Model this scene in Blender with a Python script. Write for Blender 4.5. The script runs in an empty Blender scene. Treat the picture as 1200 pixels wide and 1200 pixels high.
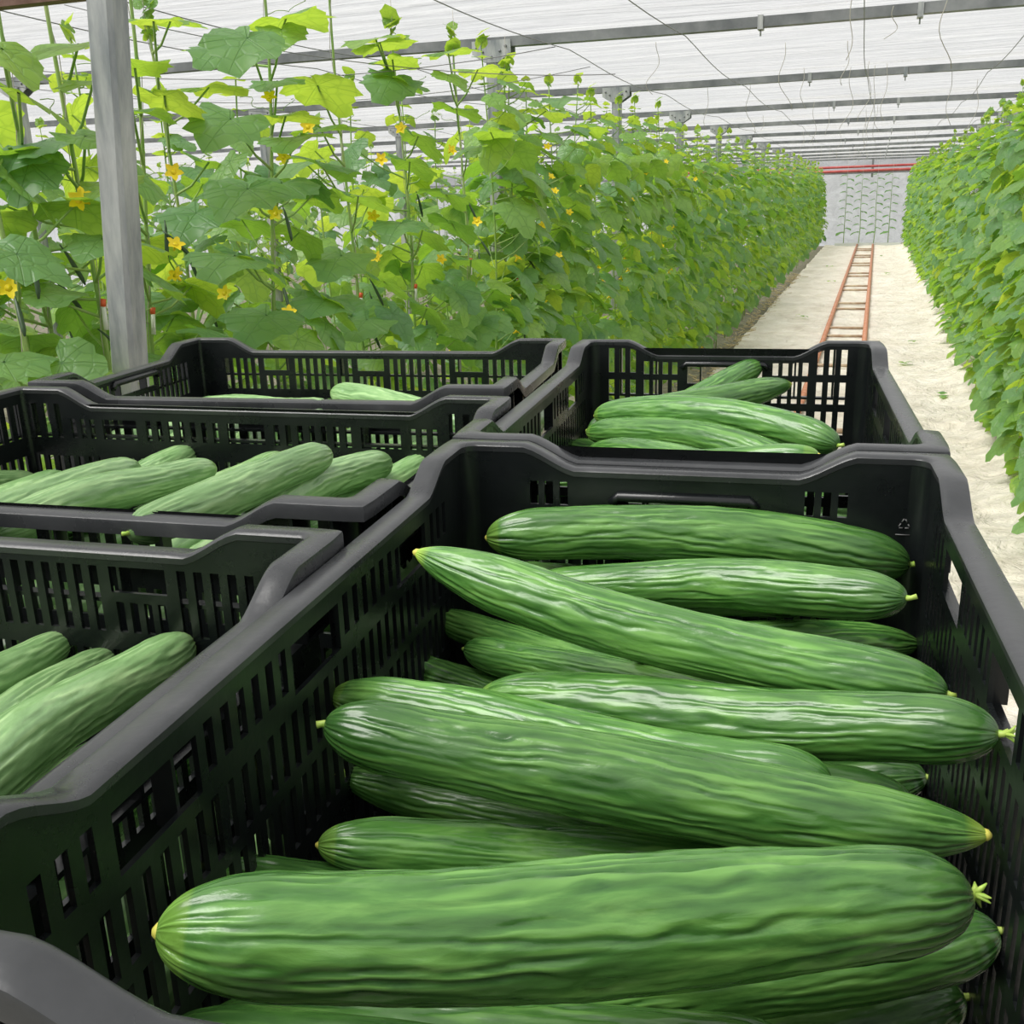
import bpy, math, random
from mathutils import Vector, Matrix, noise

# cucumbers: crate, three points of the axis (metres in crate-stack coordinates), radius
CUKES = {
 'a1': ["A", [-0.2191, 0.7516, -0.262], [-0.0545, 0.7733, -0.258], [0.1067, 0.7866, -0.2776], 0.0228],
 'a2': ["A", [-0.1798, 0.7314, -0.2956], [-0.0271, 0.6948, -0.2702], [0.0883, 0.6491, -0.2516], 0.0182],
 'a2b': ["A", [-0.2224, 0.8063, -0.3164], [-0.0885, 0.7535, -0.2979], [0.0374, 0.6992, -0.2746], 0.0188],
 'a3': ["A", [-0.2228, 0.5958, -0.2204], [-0.0509, 0.5666, -0.254], [0.0987, 0.5408, -0.2633], 0.0193],
 'a4': ["A", [-0.0816, 0.6049, -0.2812], [0.0219, 0.6987, -0.3102], [0.1192, 0.7884, -0.3442], 0.0159],
 'a5': ["A", [-0.266, 0.7529, -0.3345], [-0.1273, 0.6679, -0.3272], [0.0055, 0.5846, -0.3046], 0.0149],
 'a6': ["A", [-0.2174, 0.6791, -0.3265], [-0.0815, 0.606, -0.311], [0.0331, 0.5283, -0.2907], 0.0151],
 'a7': ["A", [-0.2865, 0.7022, -0.3564], [-0.1477, 0.6437, -0.3485], [-0.0139, 0.581, -0.3343], 0.0153],
 'a8': ["A", [-0.17, 0.5508, -0.2991], [-0.0087, 0.5245, -0.2789], [0.1148, 0.4909, -0.2583], 0.0194],
 'a9': ["A", [-0.253, 0.5195, -0.2886], [-0.0911, 0.5016, -0.2935], [0.0377, 0.48, -0.289], 0.0186],
 'a10': ["A", [-0.2219, 0.4438, -0.2636], [-0.0473, 0.4498, -0.2852], [0.1075, 0.4551, -0.2929], 0.0213],
 'a11': ["A", [-0.2626, 0.5355, -0.354], [-0.1238, 0.5329, -0.37], [0.0391, 0.5345, -0.3917], 0.0179],
 'a12': ["A", [-0.2173, 0.4135, -0.3167], [-0.1054, 0.4521, -0.3338], [0.0363, 0.4932, -0.3642], 0.0167],
 'a13': ["A", [-0.2054, 0.2634, -0.2477], [-0.0692, 0.3231, -0.2703], [0.0879, 0.393, -0.2819], 0.025],
 'a14': ["A", [-0.1277, 0.3931, -0.3752], [0.0024, 0.4192, -0.3653], [0.1147, 0.4463, -0.3379], 0.019],
 'a15': ["A", [-0.2521, 0.3438, -0.3808], [-0.0995, 0.3516, -0.3657], [0.0279, 0.3528, -0.3518], 0.0247],
 'a16': ["A", [-0.1645, 0.4108, -0.4517], [-0.0178, 0.4503, -0.4399], [0.1136, 0.4898, -0.4155], 0.022],
 'a17': ["A", [-0.2736, 0.4149, -0.3429], [-0.1573, 0.4071, -0.3435], [-0.0061, 0.4082, -0.3379], 0.0155],
 'a18': ["A", [-0.1758, 0.7005, -0.437], [-0.0156, 0.6912, -0.4236], [0.1162, 0.6804, -0.3964], 0.0211],
 'b1': ["B", [-0.2001, 1.1707, -0.2881], [-0.1071, 1.3048, -0.258], [-0.0209, 1.4351, -0.2297], 0.0185],
 'b2': ["B", [-0.2072, 1.1538, -0.2638], [-0.0879, 1.2605, -0.2489], [0.0209, 1.3639, -0.2423], 0.0189],
 'b3': ["B", [-0.2006, 1.1564, -0.2459], [-0.0578, 1.0915, -0.2299], [0.0625, 1.0134, -0.2392], 0.0191],
 'b4': ["B", [-0.2061, 1.1365, -0.2619], [-0.0637, 1.054, -0.2483], [0.0484, 0.9586, -0.2616], 0.0177],
 'b5': ["B", [-0.1992, 1.1082, -0.275], [-0.0935, 1.0008, -0.2569], [-0.0012, 0.8864, -0.2476], 0.0162],
 'b6': ["B", [-0.2442, 0.934, -0.2694], [-0.0922, 0.9067, -0.2434], [0.0393, 0.8747, -0.2151], 0.0155],
 'b7': ["B", [-0.2644, 1.3044, -0.3223], [-0.1421, 1.1956, -0.3239], [-0.0455, 1.0824, -0.3186], 0.0216],
 'b8': ["B", [0.0723, 1.254, -0.3258], [-0.02, 1.1144, -0.3073], [-0.099, 0.9779, -0.2905], 0.0178],
 'c1': ["C", [-0.6397, 1.4028, -0.2728], [-0.5038, 1.3267, -0.2778], [-0.3699, 1.2479, -0.2894], 0.0215],
 'c2': ["C", [-0.7654, 1.2204, -0.2646], [-0.6163, 1.1673, -0.2505], [-0.5088, 1.0997, -0.2364], 0.0184],
 'd1': ["D", [-0.8249, 0.7499, -0.2693], [-0.859, 0.8804, -0.2858], [-0.8612, 1.0201, -0.3146], 0.0175],
 'd2': ["D", [-0.648, 0.6445, -0.2574], [-0.6458, 0.7781, -0.2543], [-0.6427, 0.9102, -0.2626], 0.019],
 'd3': ["D", [-0.6608, 0.7908, -0.2824], [-0.6665, 0.9216, -0.2873], [-0.6679, 1.0558, -0.2807], 0.0192],
 'd4': ["D", [-0.6124, 0.6523, -0.2508], [-0.5997, 0.7901, -0.2541], [-0.5651, 0.9312, -0.2634], 0.0182],
 'd5': ["D", [-0.5999, 0.7666, -0.3005], [-0.5807, 0.9047, -0.2955], [-0.5456, 1.0491, -0.2801], 0.0186],
 'd6': ["D", [-0.4704, 0.6426, -0.2363], [-0.4387, 0.7566, -0.232], [-0.4072, 0.8744, -0.2284], 0.0182],
 'd7': ["D", [-0.4325, 0.7532, -0.2628], [-0.42, 0.8651, -0.261], [-0.3889, 0.9796, -0.2629], 0.0188],
 'd8': ["D", [-0.4209, 0.8413, -0.2945], [-0.4052, 0.9525, -0.2923], [-0.3716, 1.0629, -0.2825], 0.0186],
 'e1': ["E", [-0.4399, 0.3461, -0.2541], [-0.4799, 0.4605, -0.2842], [-0.4929, 0.5888, -0.3011], 0.0156],
 'e2': ["E", [-0.3967, 0.315, -0.2704], [-0.4338, 0.4468, -0.2949], [-0.4554, 0.5844, -0.3095], 0.0161],
 'e3': ["E", [-0.3541, 0.3126, -0.2583], [-0.3881, 0.4365, -0.2814], [-0.3869, 0.5804, -0.2912], 0.0189],
 'e4': ["E", [-0.3269, 0.3518, -0.3021], [-0.356, 0.4678, -0.3324], [-0.3687, 0.5892, -0.3525], 0.0149],
}
FILLERS = {
 'A': [[-0.071, 0.493, -0.465, 0.0], [-0.058, 0.346, -0.424, 0.0], [-0.07, 0.391, -0.424, 0.0], [-0.077, 0.742, -0.424, 0.0], [-0.069, 0.577, -0.383, 0.0], [-0.063, 0.622, -0.383, 0.0], [-0.066, 0.715, -0.383, 0.0], [-0.067, 0.76, -0.383, 0.0], [-0.078, 0.304, -0.342, 0.0]],
 'B': [[-0.06, 0.861, -0.383, 0.0], [-0.066, 0.906, -0.383, 0.0], [-0.075, 1.221, -0.383, 0.0], [-0.058, 1.266, -0.383, 0.0], [-0.078, 1.311, -0.383, 0.0], [-0.065, 1.356, -0.383, 0.0], [-0.072, 0.876, -0.342, 0.0], [-0.077, 0.921, -0.342, 0.0], [-0.057, 1.059, -0.342, 0.0], [-0.061, 1.332, -0.342, 0.0], [-0.071, 1.377, -0.342, 0.0]],
 'C': [[-0.318, 1.29, -0.383, 90.0], [-0.408, 1.29, -0.383, 90.0], [-0.588, 1.29, -0.383, 90.0], [-0.633, 1.29, -0.383, 90.0], [-0.381, 1.29, -0.342, 90.0], [-0.426, 1.29, -0.342, 90.0], [-0.471, 1.29, -0.342, 90.0], [-0.516, 1.29, -0.342, 90.0], [-0.561, 1.29, -0.342, 90.0], [-0.606, 1.29, -0.342, 90.0], [-0.651, 1.29, -0.342, 90.0], [-0.696, 1.29, -0.342, 90.0], [-0.786, 1.29, -0.342, 90.0], [-0.831, 1.29, -0.342, 90.0], [-0.318, 1.29, -0.301, 90.0], [-0.669, 1.29, -0.301, 90.0], [-0.714, 1.29, -0.301, 90.0], [-0.759, 1.29, -0.301, 90.0], [-0.804, 1.29, -0.301, 90.0], [-0.849, 1.29, -0.301, 90.0]],
 'D': [[-0.352, 0.843, -0.465, 90.0], [-0.487, 0.843, -0.465, 90.0], [-0.622, 0.843, -0.465, 90.0], [-0.667, 0.843, -0.465, 90.0], [-0.712, 0.843, -0.465, 90.0], [-0.325, 0.843, -0.424, 90.0], [-0.37, 0.843, -0.424, 90.0], [-0.415, 0.843, -0.424, 90.0], [-0.595, 0.843, -0.424, 90.0], [-0.64, 0.843, -0.424, 90.0], [-0.685, 0.843, -0.424, 90.0], [-0.73, 0.843, -0.424, 90.0], [-0.775, 0.843, -0.424, 90.0], [-0.82, 0.843, -0.424, 90.0], [-0.307, 0.843, -0.383, 90.0], [-0.352, 0.843, -0.383, 90.0], [-0.397, 0.843, -0.383, 90.0], [-0.442, 0.843, -0.383, 90.0], [-0.487, 0.843, -0.383, 90.0], [-0.532, 0.843, -0.383, 90.0], [-0.577, 0.843, -0.383, 90.0], [-0.622, 0.843, -0.383, 90.0], [-0.667, 0.843, -0.383, 90.0], [-0.712, 0.843, -0.383, 90.0], [-0.757, 0.843, -0.383, 90.0], [-0.802, 0.843, -0.383, 90.0], [-0.847, 0.843, -0.383, 90.0], [-0.325, 0.843, -0.342, 90.0], [-0.37, 0.843, -0.342, 90.0], [-0.415, 0.843, -0.342, 90.0], [-0.46, 0.843, -0.342, 90.0], [-0.505, 0.843, -0.342, 90.0], [-0.55, 0.843, -0.342, 90.0], [-0.595, 0.843, -0.342, 90.0], [-0.64, 0.843, -0.342, 90.0], [-0.685, 0.843, -0.342, 90.0], [-0.73, 0.843, -0.342, 90.0], [-0.775, 0.843, -0.342, 90.0], [-0.82, 0.843, -0.342, 90.0], [-0.307, 0.843, -0.301, 90.0], [-0.352, 0.843, -0.301, 90.0], [-0.478, 0.843, -0.301, 90.0], [-0.523, 0.843, -0.301, 90.0], [-0.706, 0.843, -0.301, 90.0], [-0.751, 0.843, -0.301, 90.0], [-0.796, 0.843, -0.301, 90.0]],
 'E': [[-0.3, 0.377, -0.383, 90.0], [-0.345, 0.377, -0.383, 90.0], [-0.39, 0.377, -0.383, 90.0], [-0.48, 0.377, -0.383, 90.0], [-0.408, 0.377, -0.342, 90.0], [-0.453, 0.377, -0.342, 90.0], [-0.498, 0.377, -0.342, 90.0], [-0.543, 0.377, -0.342, 90.0], [-0.588, 0.377, -0.342, 90.0], [-0.633, 0.377, -0.342, 90.0], [-0.678, 0.377, -0.342, 90.0]],
}
# near vines of the left row: stem feet, leaf attachment and tip points, flowers
HERO = {"S": [[-1.55, 1.565], [-1.72, 1.839], [-1.6, 1.856], [-1.68, 2.16], [-1.9, 2.583], [-1.6, 2.616], [-1.62, 3.104], [-1.66, 3.635], [-1.6, 4.071], [-1.64, 4.788]], 
"L": [[-1.47, 1.761, 0.302, -1.44, 1.599, 0.27, -0.2], [-1.42, 1.51, 0.262, -1.39, 1.546, 0.209, -0.3], [-1.42, 1.533, 0.196, -1.39, 1.627, 0.159, 0.1], [-1.59, 1.717, 0.091, -1.56, 1.624, 0.011, 1.3], [-1.59, 1.691, 0.046, -1.56, 1.752, -0.027, -0.2], [-1.42, 1.469, -0.073, -1.39, 1.543, -0.114, 0.6], [-1.59, 1.685, -0.157, -1.56, 1.826, -0.149, 0.4], [-1.42, 1.399, -0.252, -1.39, 1.511, -0.242, 0.6], [-1.55, 2.025, 0.29, -1.52, 2.079, 0.317, -0.2], [-1.55, 1.998, 0.201, -1.52, 2.122, 0.198, 0.1], [-1.55, 2.118, 0.241, -1.52, 2.242, 0.199, 0.1], [-1.77, 2.622, 0.312, -1.74, 2.782, 0.324, -0.1], [-1.47, 2.359, 0.384, -1.44, 2.179, 0.289, 1.2], [-1.77, 2.712, 0.418, -1.74, 2.502, 0.368, 0.9], [-1.77, 2.482, 0.462, -1.74, 2.59, 0.47, 0.1], [-1.55, 2.11, 0.394, -1.52, 1.979, 0.386, 0.1], [-1.47, 2.251, 0.194, -1.44, 1.972, 0.088, 1.2], [-1.55, 1.976, 0.068, -1.52, 2.07, 0.018, 0.8], [-1.47, 2.294, 0.035, -1.44, 1.995, -0.074, 0.8], [-1.47, 2.209, -0.12, -1.44, 1.974, -0.133, 0.6], [-1.77, 2.578, -0.191, -1.74, 2.461, -0.229, -0.3], [-1.55, 1.959, -0.126, -1.52, 2.101, -0.205, 0.7], [-1.47, 2.323, -0.276, -1.44, 2.077, -0.332, 0.9], [-1.49, 2.692, -0.274, -1.46, 2.915, -0.436, 0.8], [-1.49, 2.693, -0.269, -1.46, 2.466, -0.297, 0.8], [-1.53, 3.488, -0.384, -1.5, 3.812, -0.586, 1.0], [-1.47, 2.264, -0.129, -1.44, 2.448, -0.205, 0.7], [-1.53, 3.309, -0.078, -1.5, 3.032, -0.122, 0.6], [-1.53, 3.487, -0.107, -1.5, 3.921, -0.282, 0.9], [-1.47, 3.625, -0.089, -1.44, 3.839, -0.186, 0.6], [-1.47, 3.801, -0.231, -1.44, 4.196, -0.327, 0.6], [-1.53, 3.408, 0.123, -1.5, 3.911, -0.03, 0.7], [-1.53, 3.492, 0.209, -1.5, 3.651, 0.132, 0.7], [-1.49, 2.706, 0.107, -1.46, 2.924, 0.079, 0.6], [-1.53, 3.308, 0.38, -1.5, 3.012, 0.249, 1.3], [-1.53, 3.341, 0.383, -1.5, 3.67, 0.353, 1.0], [-1.49, 2.726, 0.309, -1.46, 3.0, 0.205, -0.4], [-1.49, 3.143, 0.466, -1.46, 3.386, 0.497, -0.5], [-1.49, 3.114, 0.475, -1.46, 2.937, 0.452, -0.5], [-1.47, 2.55, 0.452, -1.44, 2.738, 0.469, -0.3], [-1.47, 2.524, 0.423, -1.44, 2.472, 0.365, -0.3], [-1.47, 2.481, 0.298, -1.44, 2.368, 0.277, -0.1], [-1.47, 2.508, 0.218, -1.44, 2.645, 0.223, -0.1], [-1.49, 2.722, 0.198, -1.46, 2.88, 0.223, -0.1], [-1.47, 2.565, 0.168, -1.44, 2.391, 0.144, -0.2], [-1.47, 3.95, 0.463, -1.44, 4.288, 0.48, -0.1], [-1.47, 3.645, 0.417, -1.44, 3.707, 0.398, 0.2], [-1.47, 3.655, 0.496, -1.44, 3.879, 0.539, -0.2], [-1.53, 3.316, 0.438, -1.5, 3.455, 0.437, -0.3], [-1.47, 3.714, 0.309, -1.44, 4.059, 0.26, 0.7], [-1.51, 4.182, 0.252, -1.48, 4.499, 0.22, -0.2], [-1.47, 3.809, 0.165, -1.44, 3.919, 0.222, -0.3], [-1.5, 5.284, 0.097, -1.47, 6.123, -0.111, 0.8], [-1.51, 4.482, -0.079, -1.48, 5.091, -0.226, 0.8], [-1.5, 4.884, -0.381, -1.47, 5.334, -0.514, 0.6], [-1.5, 6.431, -0.399, -1.47, 7.931, -0.685, 0.7], [-1.5, 5.308, -0.503, -1.47, 5.579, -0.673, -0.3], [-1.5, 5.019, -0.581, -1.47, 5.431, -0.734, 0.7], [-1.5, 6.429, -0.245, -1.47, 7.118, -0.369, -0.2], [-1.5, 6.205, -0.088, -1.47, 6.707, -0.209, 0.6], [-1.5, 7.081, -0.756, -1.47, 8.529, -1.006, 0.4], [-1.5, 4.755, -0.233, -1.47, 5.275, -0.304, 0.4], [-1.51, 4.435, 0.054, -1.48, 4.839, -0.042, 0.6], [-1.5, 5.442, -0.051, -1.47, 5.591, -0.152, 0.6], [-1.47, 1.79, 0.239, -1.44, 1.677, 0.22, -0.1], [-1.47, 1.744, 0.135, -1.44, 1.803, 0.12, 0.2], [-1.59, 1.784, 0.134, -1.56, 1.658, 0.117, -0.2], [-1.47, 1.799, 0.048, -1.44, 1.684, 0.02, -0.3], [-1.77, 2.583, 0.115, -1.74, 2.721, 0.07, 0.5], [-1.47, 2.457, 0.049, -1.44, 2.241, -0.001, 0.7], [-1.49, 2.927, 0.014, -1.46, 3.1, -0.028, 0.4], [-1.49, 2.79, -0.154, -1.46, 2.574, -0.211, 0.4], [-1.53, 3.149, -0.258, -1.5, 3.279, -0.327, 0.5], [-1.77, 2.497, -0.02, -1.74, 2.331, -0.081, 0.5], [-1.47, 1.751, -0.059, -1.44, 1.638, -0.086, 0.4], [-1.77, 2.341, -0.236, -1.74, 2.188, -0.274, 0.6], [-1.49, 2.927, -0.358, -1.46, 2.695, -0.393, 0.6], [-1.51, 4.27, -0.515, -1.48, 3.868, -0.553, 0.6], [-1.47, 3.557, 0.022, -1.44, 3.819, -0.027, 0.4], [-1.5, 4.931, 0.379, -1.47, 5.19, 0.354, 0.3], [-1.5, 5.716, 0.342, -1.47, 6.08, 0.289, 0.3], [-1.5, 5.223, 0.456, -1.47, 4.833, 0.39, 0.3]], 
"F": [[-1.5, 2.486, 0.257], [-1.5, 2.672, 0.196], [-1.5, 2.532, 0.115], [-1.5, 2.048, 0.071], [-1.5, 2.467, -0.03], [-1.5, 1.746, 0.019], [-1.5, 3.293, 0.221], [-1.5, 3.118, 0.123], [-1.5, 3.713, 0.166], [-1.5, 3.037, -0.051], [-1.5, 4.306, -0.427], [-1.5, 2.482, -0.288], [-1.5, 3.054, -0.178], [-1.5, 3.567, -0.216], [-1.5, 3.961, -0.093], [-1.5, 5.308, -0.091], [-1.5, 4.948, 0.217], [-1.5, 4.983, 0.082], [-1.5, 4.829, -0.139], [-1.5, 2.022, -0.087], [-1.5, 1.733, 0.015], [-1.5, 2.018, -0.155], [-1.5, 1.518, -0.136], [-1.5, 1.862, -0.081], [-1.5, 2.2, -0.211], [-1.5, 5.531, 0.056], [-1.5, 5.051, 0.015], [-1.5, 6.788, -0.047], [-1.5, 7.265, 0.131], [-1.5, 7.942, 0.211], [-1.5, 9.333, 0.098], [-1.5, 6.676, -0.604], [-1.5, 5.11, -0.294]]}
MARK = (0.1017, 0.7975, -0.2478)
CAMM = [[0.9461580547383798, 0.3225031497518995, -0.02786851007479686], [0.06979969499842423, -0.28732723133390303, -0.9552858549733271], [-0.31609007898352665, 0.9019061927573718, -0.29436759576096383]]
# ---------------------------------------------------------------- helpers
PI = math.pi
CAMZ = 1.70
KROT = math.radians(4.615)          # the crates stand turned a little on their trolley
CK, SK = math.cos(KROT), math.sin(KROT)
V = Vector
col = bpy.context.scene.collection

def W(x, y, z):                      # crate-stack coordinates (origin under the eye, z from eye height) -> world
    return V((x * CK - y * SK, x * SK + y * CK, z + CAMZ))

def tag(o, label=None, cat=None, group=None, kind=None):
    if label: o['label'] = label
    if cat: o['category'] = cat
    if group: o['group'] = group
    if kind: o['kind'] = kind
    return o

def empty(name, loc=(0, 0, 0), rz=0):
    o = bpy.data.objects.new(name, None); col.objects.link(o)
    o.location = loc; o.rotation_euler = (0, 0, rz); o.empty_display_size = .05
    return o

def link(name, me, parent=None, mat=None):
    o = bpy.data.objects.new(name, me); col.objects.link(o)
    if parent: o.parent = parent
    if mat and not me.materials: me.materials.append(mat)
    return o

class MB:
    """collects verts/faces of one part"""
    def __init__(s): s.v = []; s.f = []; s.sm = []
    def add(s, vs, fs, smooth=False):
        b = len(s.v); s.v += [tuple(v) for v in vs]
        s.f += [tuple(i + b for i in f) for f in fs]; s.sm += [smooth] * len(fs)
    def box(s, x0, x1, y0, y1, z0, z1):
        vs = [(x, y, z) for z in (z0, z1) for y in (y0, y1) for x in (x0, x1)]
        s.add(vs, [(0, 2, 3, 1), (4, 5, 7, 6), (0, 1, 5, 4), (2, 6, 7, 3), (0, 4, 6, 2), (1, 3, 7, 5)])
    def tube(s, pts, r, n=8, cap=True, smooth=True):
        pts = [V(p) for p in pts]; vs = []; k = len(pts)
        rr = r if isinstance(r, (list, tuple)) else [r] * k
        up = V((0, 0, 1))
        d0 = (pts[1] - pts[0]).normalized()
        if abs(d0.z) > .9: up = V((1, 0, 0))
        for i, p in enumerate(pts):
            d = (pts[min(i + 1, k - 1)] - pts[max(i - 1, 0)]).normalized()
            a = d.cross(up).normalized(); b = a.cross(d).normalized()
            up = b if abs(d.dot(up)) < .99 else up
            for j in range(n):
                t = 2 * PI * j / n
                vs.append(p + (a * math.cos(t) + b * math.sin(t)) * rr[i])
        fs = [(i * n + j, i * n + (j + 1) % n, (i + 1) * n + (j + 1) % n, (i + 1) * n + j) for i in range(k - 1) for j in range(n)]
        if cap: fs += [tuple(range(n))[::-1], tuple((k - 1) * n + j for j in range(n))]
        s.add(vs, fs, smooth)
    def mesh(s, name, mat=None):
        me = bpy.data.meshes.new(name); me.from_pydata(s.v, [], s.f)
        me.polygons.foreach_set('use_smooth', s.sm); me.validate(); me.update()
        if mat: me.materials.append(mat)
        return me
    def build(s, name, mat, parent=None):
        return link(name, s.mesh(name, mat), parent)

# ---------------------------------------------------------------- materials
def newmat(name):
    m = bpy.data.materials.new(name); m.use_nodes = True
    nt = m.node_tree; nt.nodes.clear()
    return m, nt
def N(nt, t, **kw):
    n = nt.nodes.new(t)
    for k, v in kw.items():
        if k.startswith('_'): setattr(n, k[1:], v)
        else:
            key = int(k[1:]) if (k[0] == 'i' and k[1:].isdigit()) else k.replace('__', ' ')
            n.inputs[key].default_value = v
    return n
def L(nt, a, b): nt.links.new(a, b)
def ramp(nt, stops, interp='LINEAR'):
    n = nt.nodes.new('ShaderNodeValToRGB'); r = n.color_ramp; r.interpolation = interp
    while len(r.elements) < len(stops): r.elements.new(.5)
    for e, (p, c) in zip(r.elements, stops):
        e.position = p; e.color = c if len(c) == 4 else (*c, 1)
    return n

def simple(name, colr, rough=.5, metal=0, noise=None, bump=None, spec=.5):
    m, nt = newmat(name)
    out = N(nt, 'ShaderNodeOutputMaterial'); p = N(nt, 'ShaderNodeBsdfPrincipled')
    p.inputs['Base Color'].default_value = (*colr, 1); p.inputs['Roughness'].default_value = rough
    p.inputs['Metallic'].default_value = metal; p.inputs['Specular IOR Level'].default_value = spec
    L(nt, p.outputs[0], out.inputs[0])
    tc = N(nt, 'ShaderNodeTexCoord')
    if noise:
        sc, c2, lo, hi = noise
        n = N(nt, 'ShaderNodeTexNoise', Scale=sc, Detail=5.0, Roughness=.6); L(nt, tc.outputs['Object'], n.inputs['Vector'])
        r = ramp(nt, [(lo, colr), (hi, c2)]); L(nt, n.outputs[0], r.inputs[0]); L(nt, r.outputs[0], p.inputs['Base Color'])
    if bump:
        n = N(nt, 'ShaderNodeTexNoise', Scale=bump[0], Detail=4.0); L(nt, tc.outputs['Object'], n.inputs['Vector'])
        b = N(nt, 'ShaderNodeBump', Strength=bump[1], Distance=bump[2]); L(nt, n.outputs[0], b.inputs['Height']); L(nt, b.outputs[0], p.inputs['Normal'])
    return m

def mat_plastic():
    m, nt = newmat('black_crate_plastic')
    out = N(nt, 'ShaderNodeOutputMaterial'); p = N(nt, 'ShaderNodeBsdfPrincipled')
    tc = N(nt, 'ShaderNodeTexCoord')
    n1 = N(nt, 'ShaderNodeTexNoise', Scale=9.0, Detail=6.0, Roughness=.65); L(nt, tc.outputs['Object'], n1.inputs['Vector'])
    r1 = ramp(nt, [(.35, (.0045, .0060, .0065)), (.62, (.0085, .0105, .011)), (.8, (.018, .0205, .020))]); L(nt, n1.outputs[0], r1.inputs[0])
    mp = N(nt, 'ShaderNodeMapping'); mp.inputs['Scale'].default_value = (60, 60, 9); L(nt, tc.outputs['Object'], mp.inputs[0])
    n2 = N(nt, 'ShaderNodeTexNoise', Scale=1.6, Detail=7.0, Roughness=.75); L(nt, mp.outputs[0], n2.inputs['Vector'])
    r2 = ramp(nt, [(.64, (0, 0, 0)), (.80, (.55, .55, .55))]); L(nt, n2.outputs[0], r2.inputs[0])
    mx = N(nt, 'ShaderNodeMix', _data_type='RGBA'); L(nt, r2.outputs[0], mx.inputs[0]); L(nt, r1.outputs[0], mx.inputs[6])
    mx.inputs[7].default_value = (.085, .085, .075, 1)
    L(nt, mx.outputs[2], p.inputs['Base Color'])
    rr = ramp(nt, [(.3, (.22,) * 3), (.75, (.38,) * 3)]); L(nt, n1.outputs[0], rr.inputs[0]); L(nt, rr.outputs[0], p.inputs['Roughness'])
    b = N(nt, 'ShaderNodeBump', Strength=.25, Distance=.0008)
    n3 = N(nt, 'ShaderNodeTexNoise', Scale=140.0, Detail=3.0); L(nt, tc.outputs['Object'], n3.inputs['Vector'])
    L(nt, n3.outputs[0], b.inputs['Height']); L(nt, b.outputs[0], p.inputs['Normal'])
    L(nt, p.outputs[0], out.inputs[0])
    return m

def mat_cuke(name, dark, mid, light, pale):
    m, nt = newmat(name)
    out = N(nt, 'ShaderNodeOutputMaterial'); p = N(nt, 'ShaderNodeBsdfPrincipled')
    at = N(nt, 'ShaderNodeAttribute', _attribute_name='rest'); rd = N(nt, 'ShaderNodeAttribute', _attribute_name='ridge')
    oi = N(nt, 'ShaderNodeObjectInfo')
    mp = N(nt, 'ShaderNodeMapping'); mp.inputs['Scale'].default_value = (11, 60, 60); L(nt, at.outputs['Vector'], mp.inputs[0])
    n1 = N(nt, 'ShaderNodeTexNoise', Scale=1.5, Detail=5.0, Roughness=.6, Distortion=.5); L(nt, mp.outputs[0], n1.inputs['Vector'])
    r1 = ramp(nt, [(.30, dark), (.52, mid), (.72, light)]); L(nt, n1.outputs[0], r1.inputs[0])
    # pale raised ridges
    rr = ramp(nt, [(.35, (0, 0, 0)), (.80, (.16, .16, .16)), (1.0, (.60, .60, .60))]); L(nt, rd.outputs['Fac'], rr.inputs[0])
    mx = N(nt, 'ShaderNodeMix', _data_type='RGBA'); L(nt, rr.outputs[0], mx.inputs[0]); L(nt, r1.outputs[0], mx.inputs[6]); mx.inputs[7].default_value = (*[min(1, c * 1.25) for c in light], 1)
    # thin pale stripes running from the blossom end, and the yellowish blossom tip
    sx = N(nt, 'ShaderNodeSeparateXYZ'); L(nt, at.outputs['Vector'], sx.inputs[0])
    tip = N(nt, 'ShaderNodeMapRange'); tip.inputs[1].default_value = .962; tip.inputs[2].default_value = 1.0
    tt = N(nt, 'ShaderNodeAttribute', _attribute_name='along'); L(nt, tt.outputs['Fac'], tip.inputs[0])
    mx2 = N(nt, 'ShaderNodeMix', _data_type='RGBA'); L(nt, tip.outputs[0], mx2.inputs[0]); L(nt, mx.outputs[2], mx2.inputs[6]); mx2.inputs[7].default_value = (*pale, 1)
    # darker shoulder next to the stem
    sh = N(nt, 'ShaderNodeMapRange'); sh.inputs[1].default_value = .22; sh.inputs[2].default_value = .0; L(nt, tt.outputs['Fac'], sh.inputs[0])
    ml = N(nt, 'ShaderNodeMath', _operation='MULTIPLY'); ml.inputs[1].default_value = .65; L(nt, sh.outputs[0], ml.inputs[0])
    mx3 = N(nt, 'ShaderNodeMix', _data_type='RGBA'); L(nt, ml.outputs[0], mx3.inputs[0]); L(nt, mx2.outputs[2], mx3.inputs[6]); mx3.inputs[7].default_value = (*[c * .8 for c in dark], 1)
    hs = N(nt, 'ShaderNodeHueSaturation'); L(nt, mx3.outputs[2], hs.inputs['Color'])
    vr = N(nt, 'ShaderNodeMapRange'); vr.inputs[3].default_value = .82; vr.inputs[4].default_value = 1.18; L(nt, oi.outputs['Random'], vr.inputs[0]); L(nt, vr.outputs[0], hs.inputs['Value'])
    L(nt, hs.outputs[0], p.inputs['Base Color'])
    p.inputs['Roughness'].default_value = .27; p.inputs['Specular IOR Level'].default_value = .62
    mp2 = N(nt, 'ShaderNodeMapping'); mp2.inputs['Scale'].default_value = (34, 105, 105); L(nt, at.outputs['Vector'], mp2.inputs[0])
    n2 = N(nt, 'ShaderNodeTexNoise', Scale=1.4, Detail=5.0, Roughness=.55, Distortion=.8); L(nt, mp2.outputs[0], n2.inputs['Vector'])
    b = N(nt, 'ShaderNodeBump', Strength=.42, Distance=.0011); L(nt, n2.outputs[0], b.inputs['Height']); L(nt, b.outputs[0], p.inputs['Normal'])
    L(nt, p.outputs[0], out.inputs[0])
    return m

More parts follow.
